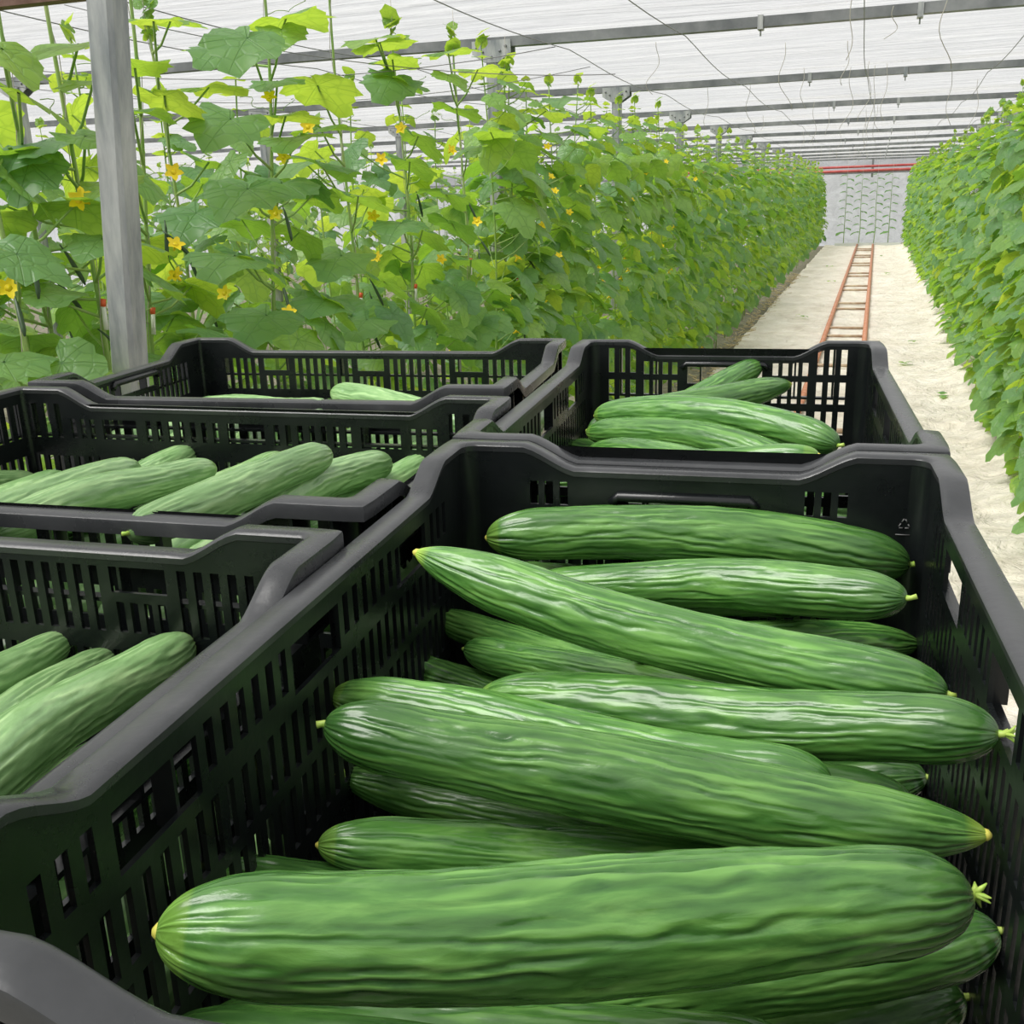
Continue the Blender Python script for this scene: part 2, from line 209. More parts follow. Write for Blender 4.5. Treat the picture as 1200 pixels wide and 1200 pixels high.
def mat_leaf():
    m, nt = newmat('cucumber_leaf')
    out = N(nt, 'ShaderNodeOutputMaterial'); p = N(nt, 'ShaderNodeBsdfPrincipled'); tr = N(nt, 'ShaderNodeBsdfTranslucent'); ms = N(nt, 'ShaderNodeMixShader', Fac=.46)
    uv = N(nt, 'ShaderNodeUVMap', _uv_map='UVMap'); lv = N(nt, 'ShaderNodeAttribute', _attribute_name='lv')
    sub = N(nt, 'ShaderNodeVectorMath', _operation='SUBTRACT'); sub.inputs[1].default_value = (.5, .5, 0); L(nt, uv.outputs[0], sub.inputs[0])
    s = N(nt, 'ShaderNodeSeparateXYZ'); L(nt, sub.outputs[0], s.inputs[0])
    at = N(nt, 'ShaderNodeMath', _operation='ARCTAN2'); L(nt, s.outputs[1], at.inputs[0]); L(nt, s.outputs[0], at.inputs[1])
    mu = N(nt, 'ShaderNodeMath', _operation='MULTIPLY'); mu.inputs[1].default_value = 3.43; L(nt, at.outputs[0], mu.inputs[0])
    sn = N(nt, 'ShaderNodeMath', _operation='SINE'); L(nt, mu.outputs[0], sn.inputs[0]); ab = N(nt, 'ShaderNodeMath', _operation='ABSOLUTE'); L(nt, sn.outputs[0], ab.inputs[0])
    ln = N(nt, 'ShaderNodeVectorMath', _operation='LENGTH'); L(nt, sub.outputs[0], ln.inputs[0])
    dm = N(nt, 'ShaderNodeMath', _operation='MULTIPLY'); L(nt, ab.outputs[0], dm.inputs[0]); L(nt, ln.outputs['Value'], dm.inputs[1])
    vr = N(nt, 'ShaderNodeMapRange'); vr.inputs[1].default_value = .004; vr.inputs[2].default_value = .022; vr.inputs[3].default_value = 1; vr.inputs[4].default_value = 0; L(nt, dm.outputs[0], vr.inputs[0])
    vo = N(nt, 'ShaderNodeTexVoronoi', _feature='DISTANCE_TO_EDGE', Scale=9.0); L(nt, uv.outputs[0], vo.inputs['Vector'])
    v2 = N(nt, 'ShaderNodeMapRange'); v2.inputs[1].default_value = 0; v2.inputs[2].default_value = .12; v2.inputs[3].default_value = .55; v2.inputs[4].default_value = 0; L(nt, vo.outputs[0], v2.inputs[0])
    mxv = N(nt, 'ShaderNodeMath', _operation='MAXIMUM'); L(nt, vr.outputs[0], mxv.inputs[0]); L(nt, v2.outputs[0], mxv.inputs[1])
    top = ramp(nt, [(0, (.125, .255, .120)), (.5, (.150, .300, .125)), (1, (.19, .36, .065))]); L(nt, lv.outputs['Fac'], top.inputs[0])
    mc = N(nt, 'ShaderNodeMix', _data_type='RGBA'); mf = N(nt, 'ShaderNodeMath', _operation='MULTIPLY'); mf.inputs[1].default_value = .5; L(nt, mxv.outputs[0], mf.inputs[0]); L(nt, mf.outputs[0], mc.inputs[0]); L(nt, top.outputs[0], mc.inputs[6]); mc.inputs[7].default_value = (.05, .16, .04, 1)
    L(nt, mc.outputs[2], p.inputs['Base Color'])
    tcr = ramp(nt, [(0, (.30, .58, .04)), (.5, (.50, .76, .05)), (1, (.74, .90, .08))]); L(nt, lv.outputs['Fac'], tcr.inputs[0])
    mt = N(nt, 'ShaderNodeMix', _data_type='RGBA'); L(nt, mf.outputs[0], mt.inputs[0]); L(nt, tcr.outputs[0], mt.inputs[6]); mt.inputs[7].default_value = (.20, .42, .03, 1)
    L(nt, mt.outputs[2], tr.inputs[0])
    p.inputs['Roughness'].default_value = .40; p.inputs['Specular IOR Level'].default_value = .55
    b = N(nt, 'ShaderNodeBump', Strength=.6, Distance=.004); b.invert = True; L(nt, mxv.outputs[0], b.inputs['Height']); L(nt, b.outputs[0], p.inputs['Normal'])
    L(nt, p.outputs[0], ms.inputs[1]); L(nt, tr.outputs[0], ms.inputs[2]); L(nt, ms.outputs[0], out.inputs[0])
    return m

def mat_film(name, transp, colr, trl):
    m, nt = newmat(name)
    out = N(nt, 'ShaderNodeOutputMaterial'); d = N(nt, 'ShaderNodeBsdfDiffuse'); t = N(nt, 'ShaderNodeBsdfTranslucent'); tp = N(nt, 'ShaderNodeBsdfTransparent')
    m1 = N(nt, 'ShaderNodeMixShader', Fac=.75); m2 = N(nt, 'ShaderNodeMixShader')
    d.inputs[0].default_value = (*colr, 1); t.inputs[0].default_value = (*trl, 1)
    tc = N(nt, 'ShaderNodeTexCoord'); mp = N(nt, 'ShaderNodeMapping'); mp.inputs['Scale'].default_value = (.5, 7, 1); mp.inputs['Rotation'].default_value = (0, 0, .05)
    L(nt, tc.outputs['Object'], mp.inputs[0])
    n = N(nt, 'ShaderNodeTexNoise', Scale=1.7, Detail=6.0, Roughness=.62, Distortion=.6); L(nt, mp.outputs[0], n.inputs['Vector'])
    r = ramp(nt, [(.38, (transp * .72,) * 3), (.62, (transp * 1.25,) * 3)]); L(nt, n.outputs[0], r.inputs[0])
    b = N(nt, 'ShaderNodeBump', Strength=1.0, Distance=.09); L(nt, n.outputs[0], b.inputs['Height']); L(nt, b.outputs[0], d.inputs['Normal']); L(nt, b.outputs[0], t.inputs['Normal'])
    r3 = ramp(nt, [(.30, tuple(c * .62 for c in trl)), (.66, trl)]); n4 = N(nt, 'ShaderNodeTexNoise', Scale=5.0, Detail=7.0, Roughness=.7, Distortion=.8); L(nt, mp.outputs[0], n4.inputs['Vector']); L(nt, n4.outputs[0], r3.inputs[0]); L(nt, r3.outputs[0], t.inputs[0])
    L(nt, d.outputs[0], m1.inputs[1]); L(nt, t.outputs[0], m1.inputs[2]); L(nt, r.outputs[0], m2.inputs[0]); L(nt, m1.outputs[0], m2.inputs[1]); L(nt, tp.outputs[0], m2.inputs[2])
    L(nt, m2.outputs[0], out.inputs[0])
    return m

M_PL = mat_plastic()
M_RIM = mat_plastic(); M_RIM.name = 'crate_rim_painted_sheen'
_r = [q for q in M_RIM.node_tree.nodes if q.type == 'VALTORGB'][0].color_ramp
for _e, _c in zip(_r.elements, ((.026, .028, .030, 1), (.048, .050, .053, 1), (.085, .086, .086, 1))): _e.color = _c  # rim greys lightened: ceiling reflection put into the base colour
M_CK = mat_cuke('cucumber_skin', (.023, .088, .016), (.058, .172, .030), (.150, .325, .070), (.40, .58, .06))
M_CKP = mat_cuke('pale_sheen_cucumber_skin', (.105, .225, .070), (.185, .345, .125), (.330, .500, .220), (.42, .56, .10))  # paler variety, with some grazing sky sheen mixed into the skin colour
M_LEAF = mat_leaf()
M_STEM = simple('vine_stem', (.20, .36, .07), .5, noise=(14, (.33, .42, .14), .4, .7))
M_CSTEM = simple('fruit_stem', (.30, .50, .06), .5, noise=(200, (.5, .62, .14), .4, .7))
M_FLOWER = simple('flower_petal', (.95, .72, .015), .55)
M_GALV = simple('galvanised_steel', (.20, .22, .23), .5, .25, noise=(9, (.50, .51, .49), .36, .66), bump=(40, .2, .002))
_nt = M_GALV.node_tree; _n = [q for q in _nt.nodes if q.type == 'TEX_NOISE'][0]; _m = N(_nt, 'ShaderNodeMapping'); _m.inputs['Scale'].default_value = (2.2, 2.2, .45)
_t = [q for q in _nt.nodes if q.type == 'TEX_COORD'][0]; L(_nt, _t.outputs['Object'], _m.inputs[0]); L(_nt, _m.outputs[0], _n.inputs['Vector'])
M_BAR = simple('ceiling_beam_steel', (.13, .14, .145), .6, .2, noise=(6, (.27, .28, .28), .35, .7))
M_RUST = simple('rusty_beam', (.115, .055, .035), .7, .2, noise=(20, (.22, .13, .10), .4, .7))
M_RAIL = simple('rail_paint', (.46, .17, .09), .6, .0, noise=(14, (.58, .30, .19), .4, .7))
M_RUNG = simple('worn_rung', (.50, .40, .28), .7, .0, noise=(10, (.36, .22, .14), .4, .7))
M_PIPE = simple('red_pipe', (.42, .06, .06), .5, .0, noise=(6, (.52, .14, .12), .4, .7))
M_WIRE = simple('wire', (.22, .22, .22), .5, .5)
M_TWINE = simple('twine', (.40, .38, .32), .8)
M_SOIL = simple('soil', (.12, .11, .075), .95, noise=(22, (.27, .25, .18), .35, .7), bump=(30, .9, .03))
M_STRAW = simple('straw', (.52, .42, .24), .8)
M_FRUIT = simple('young_fruit_skin', (.035, .075, .03), .45)
M_RED = simple('red_clip', (.75, .12, .04), .5); M_WHITE = simple('white_clip', (.8, .8, .76), .5)
M_FILM = mat_film('greenhouse_film', .50, (.80, .80, .81), (.62, .62, .63))
M_WALL = mat_film('wall_film', .12, (.85, .85, .84), (.95, .95, .95))
M_TRO = simple('trolley_steel', (.30, .31, .32), .45, .6)

def mat_cloth():
    m, nt = newmat('ground_cloth')
    out = N(nt, 'ShaderNodeOutputMaterial'); p = N(nt, 'ShaderNodeBsdfPrincipled'); tc = N(nt, 'ShaderNodeTexCoord')
    n = N(nt, 'ShaderNodeTexNoise', Scale=2.2, Detail=8.0, Roughness=.68); L(nt, tc.outputs['Object'], n.inputs['Vector'])
    r = ramp(nt, [(.25, (.60, .53, .43)), (.50, (.80, .735, .635)), (.75, (.86, .81, .73))]); L(nt, n.outputs[0], r.inputs[0]); L(nt, r.outputs[0], p.inputs['Base Color'])
    p.inputs['Roughness'].default_value = .8
    n2 = N(nt, 'ShaderNodeTexNoise', Scale=5.5, Detail=7.0, Roughness=.62, Distortion=2.6); L(nt, tc.outputs['Object'], n2.inputs['Vector'])
    b = N(nt, 'ShaderNodeBump', Strength=1.0, Distance=.06); L(nt, n2.outputs[0], b.inputs['Height']); L(nt, b.outputs[0], p.inputs['Normal'])
    L(nt, p.outputs[0], out.inputs[0]); return m
M_CLOTH = mat_cloth()

# ---------------------------------------------------------------- crates
def prof(L, hc, drop, r0=.070, r1=.112):
    def f(x):
        d = min(x, L - x)
        if d <= r0: return hc
        if d >= r1: return hc - drop
        t = (d - r0) / (r1 - r0); t = t * t * (3 - 2 * t) * .5 + t * .5
        return hc - drop * t
    return f

def wall_mesh(mb, L, holes, ztop, z0, y0, y1, T, xa=0, xb=None):
    """vertical panel with real openings. T maps (x,y,z) in the wall frame to crate frame"""
    xb = L if xb is None else xb
    xs = {xa, xb}; zs = {z0}
    for h in holes: xs |= {h[0], h[1]}; zs |= {h[2], h[3]}
    for d in (.070, .077, .084, .091, .098, .105, .112):
        for q in (d, L - d):
            if xa < q < xb: xs.add(q)
    xs = sorted(xs); zs = sorted(zs)
    xs = [x for i, x in enumerate(xs) if i == 0 or x - xs[i - 1] > 1e-5]
    nz = len(zs) + 1
    def solid(i, j):
        if i < 0 or j < 0 or i >= len(xs) - 1 or j >= nz - 1: return False
        if j == nz - 2: return True
        cx = (xs[i] + xs[i + 1]) / 2; cz = (zs[j] + zs[j + 1]) / 2
        return not any(h[0] < cx < h[1] and h[2] < cz < h[3] for h in holes)
    vs = []; idx = {}
    def vid(i, j, k):
        key = (i, j, k)
        if key not in idx:
            z = zs[j] if j < nz - 1 else ztop(xs[i])
            idx[key] = len(vs); vs.append(T(xs[i], (y0, y1)[k], z))
        return idx[key]
    fs = []
    for i in range(len(xs) - 1):
        for j in range(nz - 1):
            if not solid(i, j): continue
            fs.append((vid(i, j, 0), vid(i + 1, j, 0), vid(i + 1, j + 1, 0), vid(i, j + 1, 0)))
            fs.append((vid(i, j, 1), vid(i, j + 1, 1), vid(i + 1, j + 1, 1), vid(i + 1, j, 1)))
            if not solid(i - 1, j): fs.append((vid(i, j, 0), vid(i, j + 1, 0), vid(i, j + 1, 1), vid(i, j, 1)))
            if not solid(i + 1, j): fs.append((vid(i + 1, j, 0), vid(i + 1, j, 1), vid(i + 1, j + 1, 1), vid(i + 1, j + 1, 0)))
            if not solid(i, j - 1): fs.append((vid(i, j, 0), vid(i, j, 1), vid(i + 1, j, 1), vid(i + 1, j, 0)))
            if not solid(i, j + 1): fs.append((vid(i, j + 1, 0), vid(i + 1, j + 1, 0), vid(i + 1, j + 1, 1), vid(i, j + 1, 1)))
    mb.add(vs, fs)

def slots(xa, xb, pitch, w, z0, z1):
    n = max(1, int(round((xb - xa) / pitch)))
    p = (xb - xa) / n
    return [(xa + p * (i + .5) - w / 2, xa + p * (i + .5) + w / 2, z0, z1) for i in range(n)]

def holes_for(kind, side, L, hc):
    h = []; z = lambda a, b: (hc - b, hc - a)
    if kind == 'solid' and side == 'short':
        for xa in (.072, L - .072 - .0375): h += slots(xa, xa + .0375, .0125, .0072, *z(.030, .050))
        h += [(L / 2 - .055, L / 2 + .055, *z(.043, .058))]
        for a, b in ((.085, .120), (.135, .170), (.185, .220)): h += slots(.06, L - .06, .0135, .0068, *z(a, b))
    elif kind in ('solid', 'slotted') and side == 'long':
        o = .070
        for xa in (o, L - o - .045): h += slots(xa, xa + .045, .015, .0075, *z(.034, .060))
        for c in (.155, L / 2, L - .155): h.append((c - .032, c + .032, *z(.036, .066)))
        for xa, xb in ((.19, L / 2 - .035), (L / 2 + .035, L - .19)): h += slots(xa, xb, .0158, .0078, *z(.034, .060))
        for k, (a, b) in enumerate(((.074, .108), (.116, .154), (.166, .204), (.214, .244))): h += slots(.06 - .007 * (k % 2), L - .06, .0142, .0070, *z(a, b))
    elif kind == 'slotted' and side == 'short':
        for a, b in ((.010, .044), (.054, .084), (.094, .126), (.138, .170), (.182, .220)):
            h += slots(.040, .085, .015, .0078, *z(a, b)) + slots(L - .085, L - .040, .015, .0078, *z(a, b))
        for a, b in ((.028, .046), (.054, .084), (.094, .126), (.138, .170), (.182, .220)):
            h += slots(.090, .142, .0128, .0074, *z(a, b)) + slots(L - .142, L - .090, .0128, .0074, *z(a, b))
        h.append((L / 2 - .050, L / 2 + .050, *z(.032, .058)))
        for a, b in ((.070, .105), (.120, .155), (.182, .220)): h += slots(.150, L - .150, .0135, .007, *z(a, b))
    elif kind == 'grouped':
        win = [.150, L / 2, L - .150] if side == 'long' else [L / 2]
        hw = .022 if side == 'long' else .052
        edges = [.058] + [q for c in win for q in (c - hw - .006, c + hw + .006)] + [L - .058]
        for c in win:
            h.append((c - hw, c + hw, *z(.031, .050))); h += slots(c - hw, c + hw, .0122, .0062, *z(.057, .080))
        for i in range(0, len(edges), 2): h += slots(edges[i], edges[i + 1], .0122, .0066, *z(.031, .080))
        for a, b in ((.094, .128), (.142, .176), (.190, .224)): h += slots(.058, L - .058, .0122, .0066, *z(a, b))
    elif kind == 'windowed':
        win = [.148, L / 2, L - .148] if side == 'long' else [L / 2]
        hw = .0235 if side == 'long' else .052
        edges = [.078] + [q for c in win for q in (c - hw - .008, c + hw + .008)] + [L - .078]
        for c in win: h.append((c - hw, c + hw, *z(.036, .060)))
        for i in range(0, len(edges), 2): h += slots(edges[i], edges[i + 1], .0145, .0068, *z(.036, .060))
        for xa in (.024, L - .072): h += slots(xa, xa + .048, .016, .0075, *z(.018, .060))
        for a, b in ((.082, .108), (.120, .155), (.168, .205)): h += slots(.024, L - .024, .0142, .0070, *z(a, b))
    return h

INS = .015
def crate_parts(root, kind, LX, LY, hc, drop, RC=.016):
    """LX, LY outer rim size along local x / y. root at the base centre"""
    fx, fy = prof(LX, hc, drop), prof(LY, hc, drop)
    ix, iy = LX / 2 - INS, LY / 2 - INS           # outer faces of the walls
    sideX, sideY = ('long', 'short') if LX > LY else ('short', 'long')
    t = .003
    for sgn in (-1, 1):
        mb = MB()
        T = (lambda x, y, z, s=sgn: (x - LX / 2, s * (iy - y), z))
        hs = [q for q in holes_for(kind, sideX, LX, hc)]
        wall_mesh(mb, LX, hs, lambda x: fx(x) - .001, .004, 0, t, T, INS + RC, LX - INS - RC)
        mb.build(sideX + '_wall', M_PL, root)
        mb = MB()
        T = (lambda x, y, z, s=sgn: (s * (ix - y), x - LY / 2, z))
        hs = [q for q in holes_for(kind, sideY, LY, hc)]
        wall_mesh(mb, LY, hs, lambda x: fy(x) - .001, .004, 0, t, T, INS + RC, LY - INS - RC)
        mb.build(sideY + '_wall', M_PL, root)
    # rounded corner posts
    for sx in (-1, 1):
        for sy in (-1, 1):
            mb = MB(); n = 7; vs = []
            for i in range(n):
                a = PI / 2 * i / (n - 1)
                for r in (RC, RC - t):
                    for z in (.004, hc - .001):
                        vs.append((sx * (ix - RC + r * math.cos(a)), sy * (iy - RC + r * math.sin(a)), z))
            fs = []
            for i in range(n - 1):
                a, b = i * 4, (i + 1) * 4
                fs += [(a, b, b + 1, a + 1), (a + 2, a + 3, b + 3, b + 2), (a + 1, b + 1, b + 3, a + 3), (a, a + 2, b + 2, b)]
            fs += [(0, 1, 3, 2), ((n - 1) * 4, (n - 1) * 4 + 2, (n - 1) * 4 + 3, (n - 1) * 4 + 1)]
            mb.add(vs, fs, True); mb.build('corner_post', M_PL, root).data.set_sharp_from_angle(angle=.7)
    # rim: L-shaped flange following the dipped top edge
    path = []
    def side_pts(L):
        p = [INS + RC, .05, .070, .077, .084, .091, .098, .105, .112, .125]
        return p + [L / 2] + [L - q for q in reversed(p)]
    def corner(cx, cy, a0):
        for i in range(1, 6):
            a = a0 + PI / 2 * i / 6
            path.append((cx, cy, math.cos(a), math.sin(a), hc, RC))
    for x in side_pts(LX): path.append((x - LX / 2, -iy + RC, 0, -1, fx(x), RC))
    corner(ix - RC, -iy + RC, -PI / 2)
    for y in side_pts(LY): path.append((ix - RC, y - LY / 2, 1, 0, fy(y), RC))
    corner(ix - RC, iy - RC, 0)
    for x in reversed(side_pts(LX)): path.append((x - LX / 2, iy - RC, 0, 1, fx(x), RC))
    corner(-ix + RC, iy - RC, PI / 2)
    for y in reversed(side_pts(LY)): path.append((-ix + RC, y - LY / 2, -1, 0, fy(y), RC))
    corner(-ix + RC, -iy + RC, PI)
    # section (offset outward from corner centre minus RC, dz)
    sec = [(-t - .0005, -.006), (-t - .0012, -.0016), (-t + .0004, 0), (.001, .0008), (INS - .0025, 0), (INS - .0004, -.0014), (INS, -.0035), (INS, -.0125), (INS - .0025, -.0125), (INS - .0028, -.004), (.0015, -.004), (.0008, -.010)]
    vs = []; n = len(sec)
    for (cx, cy, dx, dy, z, rc) in path:
        for o, dz in sec:
            kk = 1 + (.78 * (1 / max(abs(dx), abs(dy)) - 1) if o > .004 else 0)
            vs.append((cx + dx * (rc + o) * kk, cy + dy * (rc + o) * kk, z + dz))
    k = len(path)
    fs = [(i * n + j, ((i + 1) % k) * n + j, ((i + 1) % k) * n + (j + 1) % n, i * n + (j + 1) % n) for i in range(k) for j in range(n)]
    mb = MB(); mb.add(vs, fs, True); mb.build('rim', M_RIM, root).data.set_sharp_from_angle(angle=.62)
    # outside stiffening: short ribs under the flange and a ledge below them
    mb = MB(); lz = .056 if kind in ('grouped', 'windowed') else .075
    for L_, f, ax in ((LX, fx, 0), (LY, fy, 1)):
        xs = [.028, .060] + [L_ * q for q in (.27, .42, .58, .73)] + [L_ - .060, L_ - .028]
        for x in xs:
            for s in (-1, 1):
                zt = f(x) - .004
                a, b, c, d = x - L_ / 2 - .0012, x - L_ / 2 + .0012, (iy if ax == 0 else ix), (iy if ax == 0 else ix) + .0115
                lo, hi = sorted((s * c, s * d))
                if ax == 0: mb.box(a, b, lo, hi, hc - lz, zt)
                else: mb.box(lo, hi, a, b, hc - lz, zt)
        for s in (-1, 1):
            c, d = (iy, iy + .0085) if ax == 0 else (ix, ix + .0085)
            lo, hi = sorted((s * c, s * d)); e = L_ / 2 - INS - RC
            if ax == 0: mb.box(-e, e, lo, hi, hc - lz - .003, hc - lz)
            else: mb.box(lo, hi, -e, e, hc - lz - .003, hc - lz)
    mb.build('outer_ribs', M_PL, root)
    # rounded grip bars over the hand holes of the short walls
    ax = 0 if sideX == 'short' else 1
    Ls, io = (LX, iy) if ax == 0 else (LY, ix)
    zc = hc - (.040 if kind == 'solid' else .031)
    for s in (-1, 1):
        mb = MB(); pts = []
        for q in (-.058, -.052, .052, .058):
            dz = -.006 if abs(q) > .055 else 0
            pts.append((q, s * (io - t - .002), zc + dz) if ax == 0 else (s * (io - t - .002), q, zc + dz))
        mb.tube(pts, .0042, 8); mb.build('hand_grip', M_PL, root)
    # slatted base
    mb = MB()
    hs = []
    nx = int((2 * ix - .04) / .022)
    for r in range(6):
        ya = -iy + .03 + r * (2 * iy - .06) / 6; yb = ya + (2 * iy - .06) / 6 - .012
        hs += [(-ix + .025 + i * .022, -ix + .025 + i * .022 + .011, ya, yb) for i in range(nx)]
    wall_mesh(mb, 99, hs, lambda x: iy - .001, -iy + .001, 0, .004, lambda x, y, z: (x, z, .004 + y), -ix + .001, ix - .001)
    mb.build('slatted_base', M_PL, root)
    # stacking skirt at the foot
    mb = MB()
    for s in (-1, 1):
        mb.box(-ix + .012, ix - .012, s * (iy - .012) - .0015, s * (iy - .012) + .0015, 0, .005)
        mb.box(s * (ix - .012) - .0015, s * (ix - .012) + .0015, -iy + .012, iy - .012, 0, .005)
    mb.build('foot_skirt', M_PL, root)

DECK = CAMZ - .196 - .300             # top of the trolley deck
CR = {}
def crate(key, kind, label, cx, cy, LX, LY, zr, hc, drop, extra=0):
    p = W(cx, cy, 0)
    r = empty('harvest_crate', (p.x, p.y, CAMZ + zr - hc), KROT + math.radians(extra))
    tag(r, label, 'crate', 'black vented crates on the trolley')
    crate_parts(r, kind, LX, LY, hc, drop, .016 if key in 'AB' else .009); CR[key] = r
crate('A', 'solid', 'large black crate filling the foreground, heaped with dark green cucumbers', -.067, .499, .402, .634, -.196, .300, .019)
crate('B', 'slotted', 'black crate just beyond the foreground crate, nearest the red rails', -.067, 1.132, .406, .618, -.196, .300, .019)
crate('C', 'grouped', 'black crate furthest back on the left with only a few cucumbers', -.608, 1.302, .618, .415, -.205, .291, .020, 1.5)
crate('D', 'windowed', 'black crate in the middle of the left column, full of pale cucumbers', -.588, .851, .628, .415, -.205, .291, .020, -.4)
crate('E', 'grouped', 'black crate closest on the left with three cucumber ends showing', -.578, .390, .618, .405, -.205, .291, .020, -.3)

# small moulded recycling mark inside the end wall of the foreground crate
mb = MB(); _q = [(MARK[0] - .0045, MARK[2] - .004), (MARK[0] + .0045, MARK[2] - .004), (MARK[0], MARK[2] + .004)]
for _i in range(3):
    (_a, _b), (_c, _d) = _q[_i], _q[(_i + 1) % 3]
    for _u, _v in ((.08, .40), (.56, .88)):
        mb.tube([(_a + (_c - _a) * _u + .067, MARK[1] - .499, _b + (_d - _b) * _u + .496), (_a + (_c - _a) * _v + .067, MARK[1] - .499, _b + (_d - _b) * _v + .496)], .0006, 4)
mb.tube([(MARK[0] + .061, MARK[1] - .499, MARK[2] - .0095 + .496), (MARK[0] + .0715, MARK[1] - .499, MARK[2] - .0095 + .496)], .0005, 4)
o = mb.build('recycling_mark', simple('mark_grey', (.11, .11, .11), .5), CR['A'])

# trolley the crates stand on
tp = W(-.365, .85, 0)
tr = empty('harvest_trolley', (tp.x, tp.y, 0), KROT)
tag(tr, 'grey steel trolley under the crates, running on the red rails', 'trolley')
mb = MB()
dx, dy = .52, .70
for y in (-dy, dy - .04): mb.box(-dx, dx, y, y + .04, DECK - .05, DECK - .012)
for x in (-dx, dx - .04): mb.box(x, x + .04, -dy + .04, dy - .04, DECK - .05, DECK - .012)
mb.build('deck_frame', M_TRO, tr)
mb = MB(); mb.box(-dx, dx, -dy, dy, DECK - .012, DECK - .0005)
mb.build('deck_plate', simple('deck_rubber', (.03, .032, .034), .8), tr)
for x in (-.30, .22):
    for y in (-.60, .60):
        m2 = MB(); m2.box(x, x + .04, y, y + .04, .14, DECK - .05); m2.build('leg', M_TRO, tr)
mb = MB()
for y in (-.60, .60): mb.box(-.26, .22, y, y + .04, .30, .34)
for x in (-.30, .22): mb.box(x, x + .04, -.56, .60, .30, .34)
mb.build('lower_frame', M_TRO, tr)
for x in (-.28, .24):
    for y in (-.58, .62):
        m2 = MB(); m2.tube([(x - .018, y, .115), (x + .018, y, .115)], .055, 20); m2.tube([(x - .03, y, .115), (x + .03, y, .115)], .012, 8); m2.build('wheel', M_TRO, tr)

# ---------------------------------------------------------------- cucumbers
def cuke_profile(t, blunt):
    a = .12; f = 1.0
    if t < a: f *= (max(0, 1 - (1 - t / a) ** 2.3)) ** .48
    f *= .85 + .15 * math.sin(PI * min(1, t * 1.02))
    b = .15 if blunt else .23
    if t > 1 - b:
        q = (t - (1 - b)) / b
        f *= (max(0, 1 - q ** (2.4 if blunt else 2.1))) ** (.50 if blunt else .62)
    return f
def cuke_mesh(name, Lc, R, sag, seed, nu, nv, mat, blunt):
    """stem end at x=0, blossom end at x=Lc, bowed towards +z"""
    vs = []; rest = []; ridge = []; along = []
    o = seed * 7.31
    ts = [.5 - .5 * math.cos(PI * i / nu) for i in range(nu + 1)]
    ts = [.6 * a + .4 * i / nu for i, a in enumerate(ts)]
    rng = random.Random(seed)
    w1, w2 = rng.uniform(0, 6), rng.uniform(0, 6)
    for i, t in enumerate(ts):
        zc = sag * 4 * t * (1 - t); slope = sag * 4 * (1 - 2 * t) / Lc
        yc = .0035 * math.sin(w1 + t * 5) * math.sin(PI * t)
        cs, sn = 1 / math.hypot(1, slope), slope / math.hypot(1, slope)
        r0 = R * cuke_profile(t, blunt) * (1 + .035 * math.sin(w2 + t * 9))
        x = t * Lc
        env = min(1, r0 / (R * .6))
        for j in range(nv):
            a = 2 * PI * j / nv; cy, cz = math.cos(a), math.sin(a)
            q = V((x * 17 + o, cy * 2.9, cz * 2.9))
            wob = noise.noise(V((x * 15 + o, cy * 1.5, cz * 1.5 + 9)))
            wob2 = noise.noise(V((x * 62 + o, cy * 3.4, cz * 3.4 - 5)))
            sn_ = abs(math.sin(10.5 * a + 2.3 * wob + 1.0 * wob2 + 2.0 * noise.noise(V((x * 9, cy * 2.6, cz * 2.6 + o)))))
            am = .25 + .95 * max(0, min(1, .5 + 1.5 * noise.noise(V((x * 24 - o, cy * 3.1, cz * 3.1)))))
            gr = (1 - sn_) ** 1.7 * am
            n2 = noise.noise(V((x * 45 + o * 2, cy * 7, cz * 7)))
            rd = max(0, 1 - gr * 1.6) * (.55 + .45 * am)
            h = (.0004 - .00170 * gr + .00070 * n2 + .00035 * noise.noise(V((x * 95 + o, cy * 15, cz * 15)))) * env * (R / .025)
            r = max(.0004, r0 + h) if 0 < i < nu else .0006
            dy, dz = cy * r, cz * r
            vs.append((x - dz * sn, yc + dy, zc + dz * cs))
            rest.append((x + seed * .37, cy * r0 * .9, cz * r0 * .9)); ridge.append(rd); along.append(min(t, .968) if blunt else t)
    fs = [(i * nv + j, i * nv + (j + 1) % nv, (i + 1) * nv + (j + 1) % nv, (i + 1) * nv + j) for i in range(nu) for j in range(nv)]
    fs = [f[::-1] for f in fs]
    fs += [tuple(range(nv)), tuple(nu * nv + j for j in range(nv))[::-1]]
    me = bpy.data.meshes.new(name); me.from_pydata(vs, [], fs)
    me.polygons.foreach_set('use_smooth', [True] * len(fs))
    at = me.attributes.new('rest', 'FLOAT_VECTOR', 'POINT'); at.data.foreach_set('vector', [c for v in rest for c in v])
    at = me.attributes.new('ridge', 'FLOAT', 'POINT'); at.data.foreach_set('value', ridge)
    at = me.attributes.new('along', 'FLOAT', 'POINT'); at.data.foreach_set('value', along)
    me.materials.append(mat); me.update()
    return me
def stem_mesh(R, seed, star):
    mb = MB(); r = random.Random(seed)
    ln = r.uniform(.003, .006)
    mb.tube([(.003, 0, 0), (-ln * .4, 0, .0004), (-ln, .001, .001)], [R * .13, R * .09, R * .10], 8)
    if star:
        for k in range(6):
            a = 2 * PI * k / 6 + r.random()
            mb.tube([(-ln * .6, 0, 0), (-ln * .9 - .002, math.cos(a) * R * .13, math.sin(a) * R * .13), (-ln - .003, math.cos(a) * R * .24, math.sin(a) * R * .24)], [R * .055, R * .045, .0003], 5)
    return mb.mesh('stem_stub', M_CSTEM)
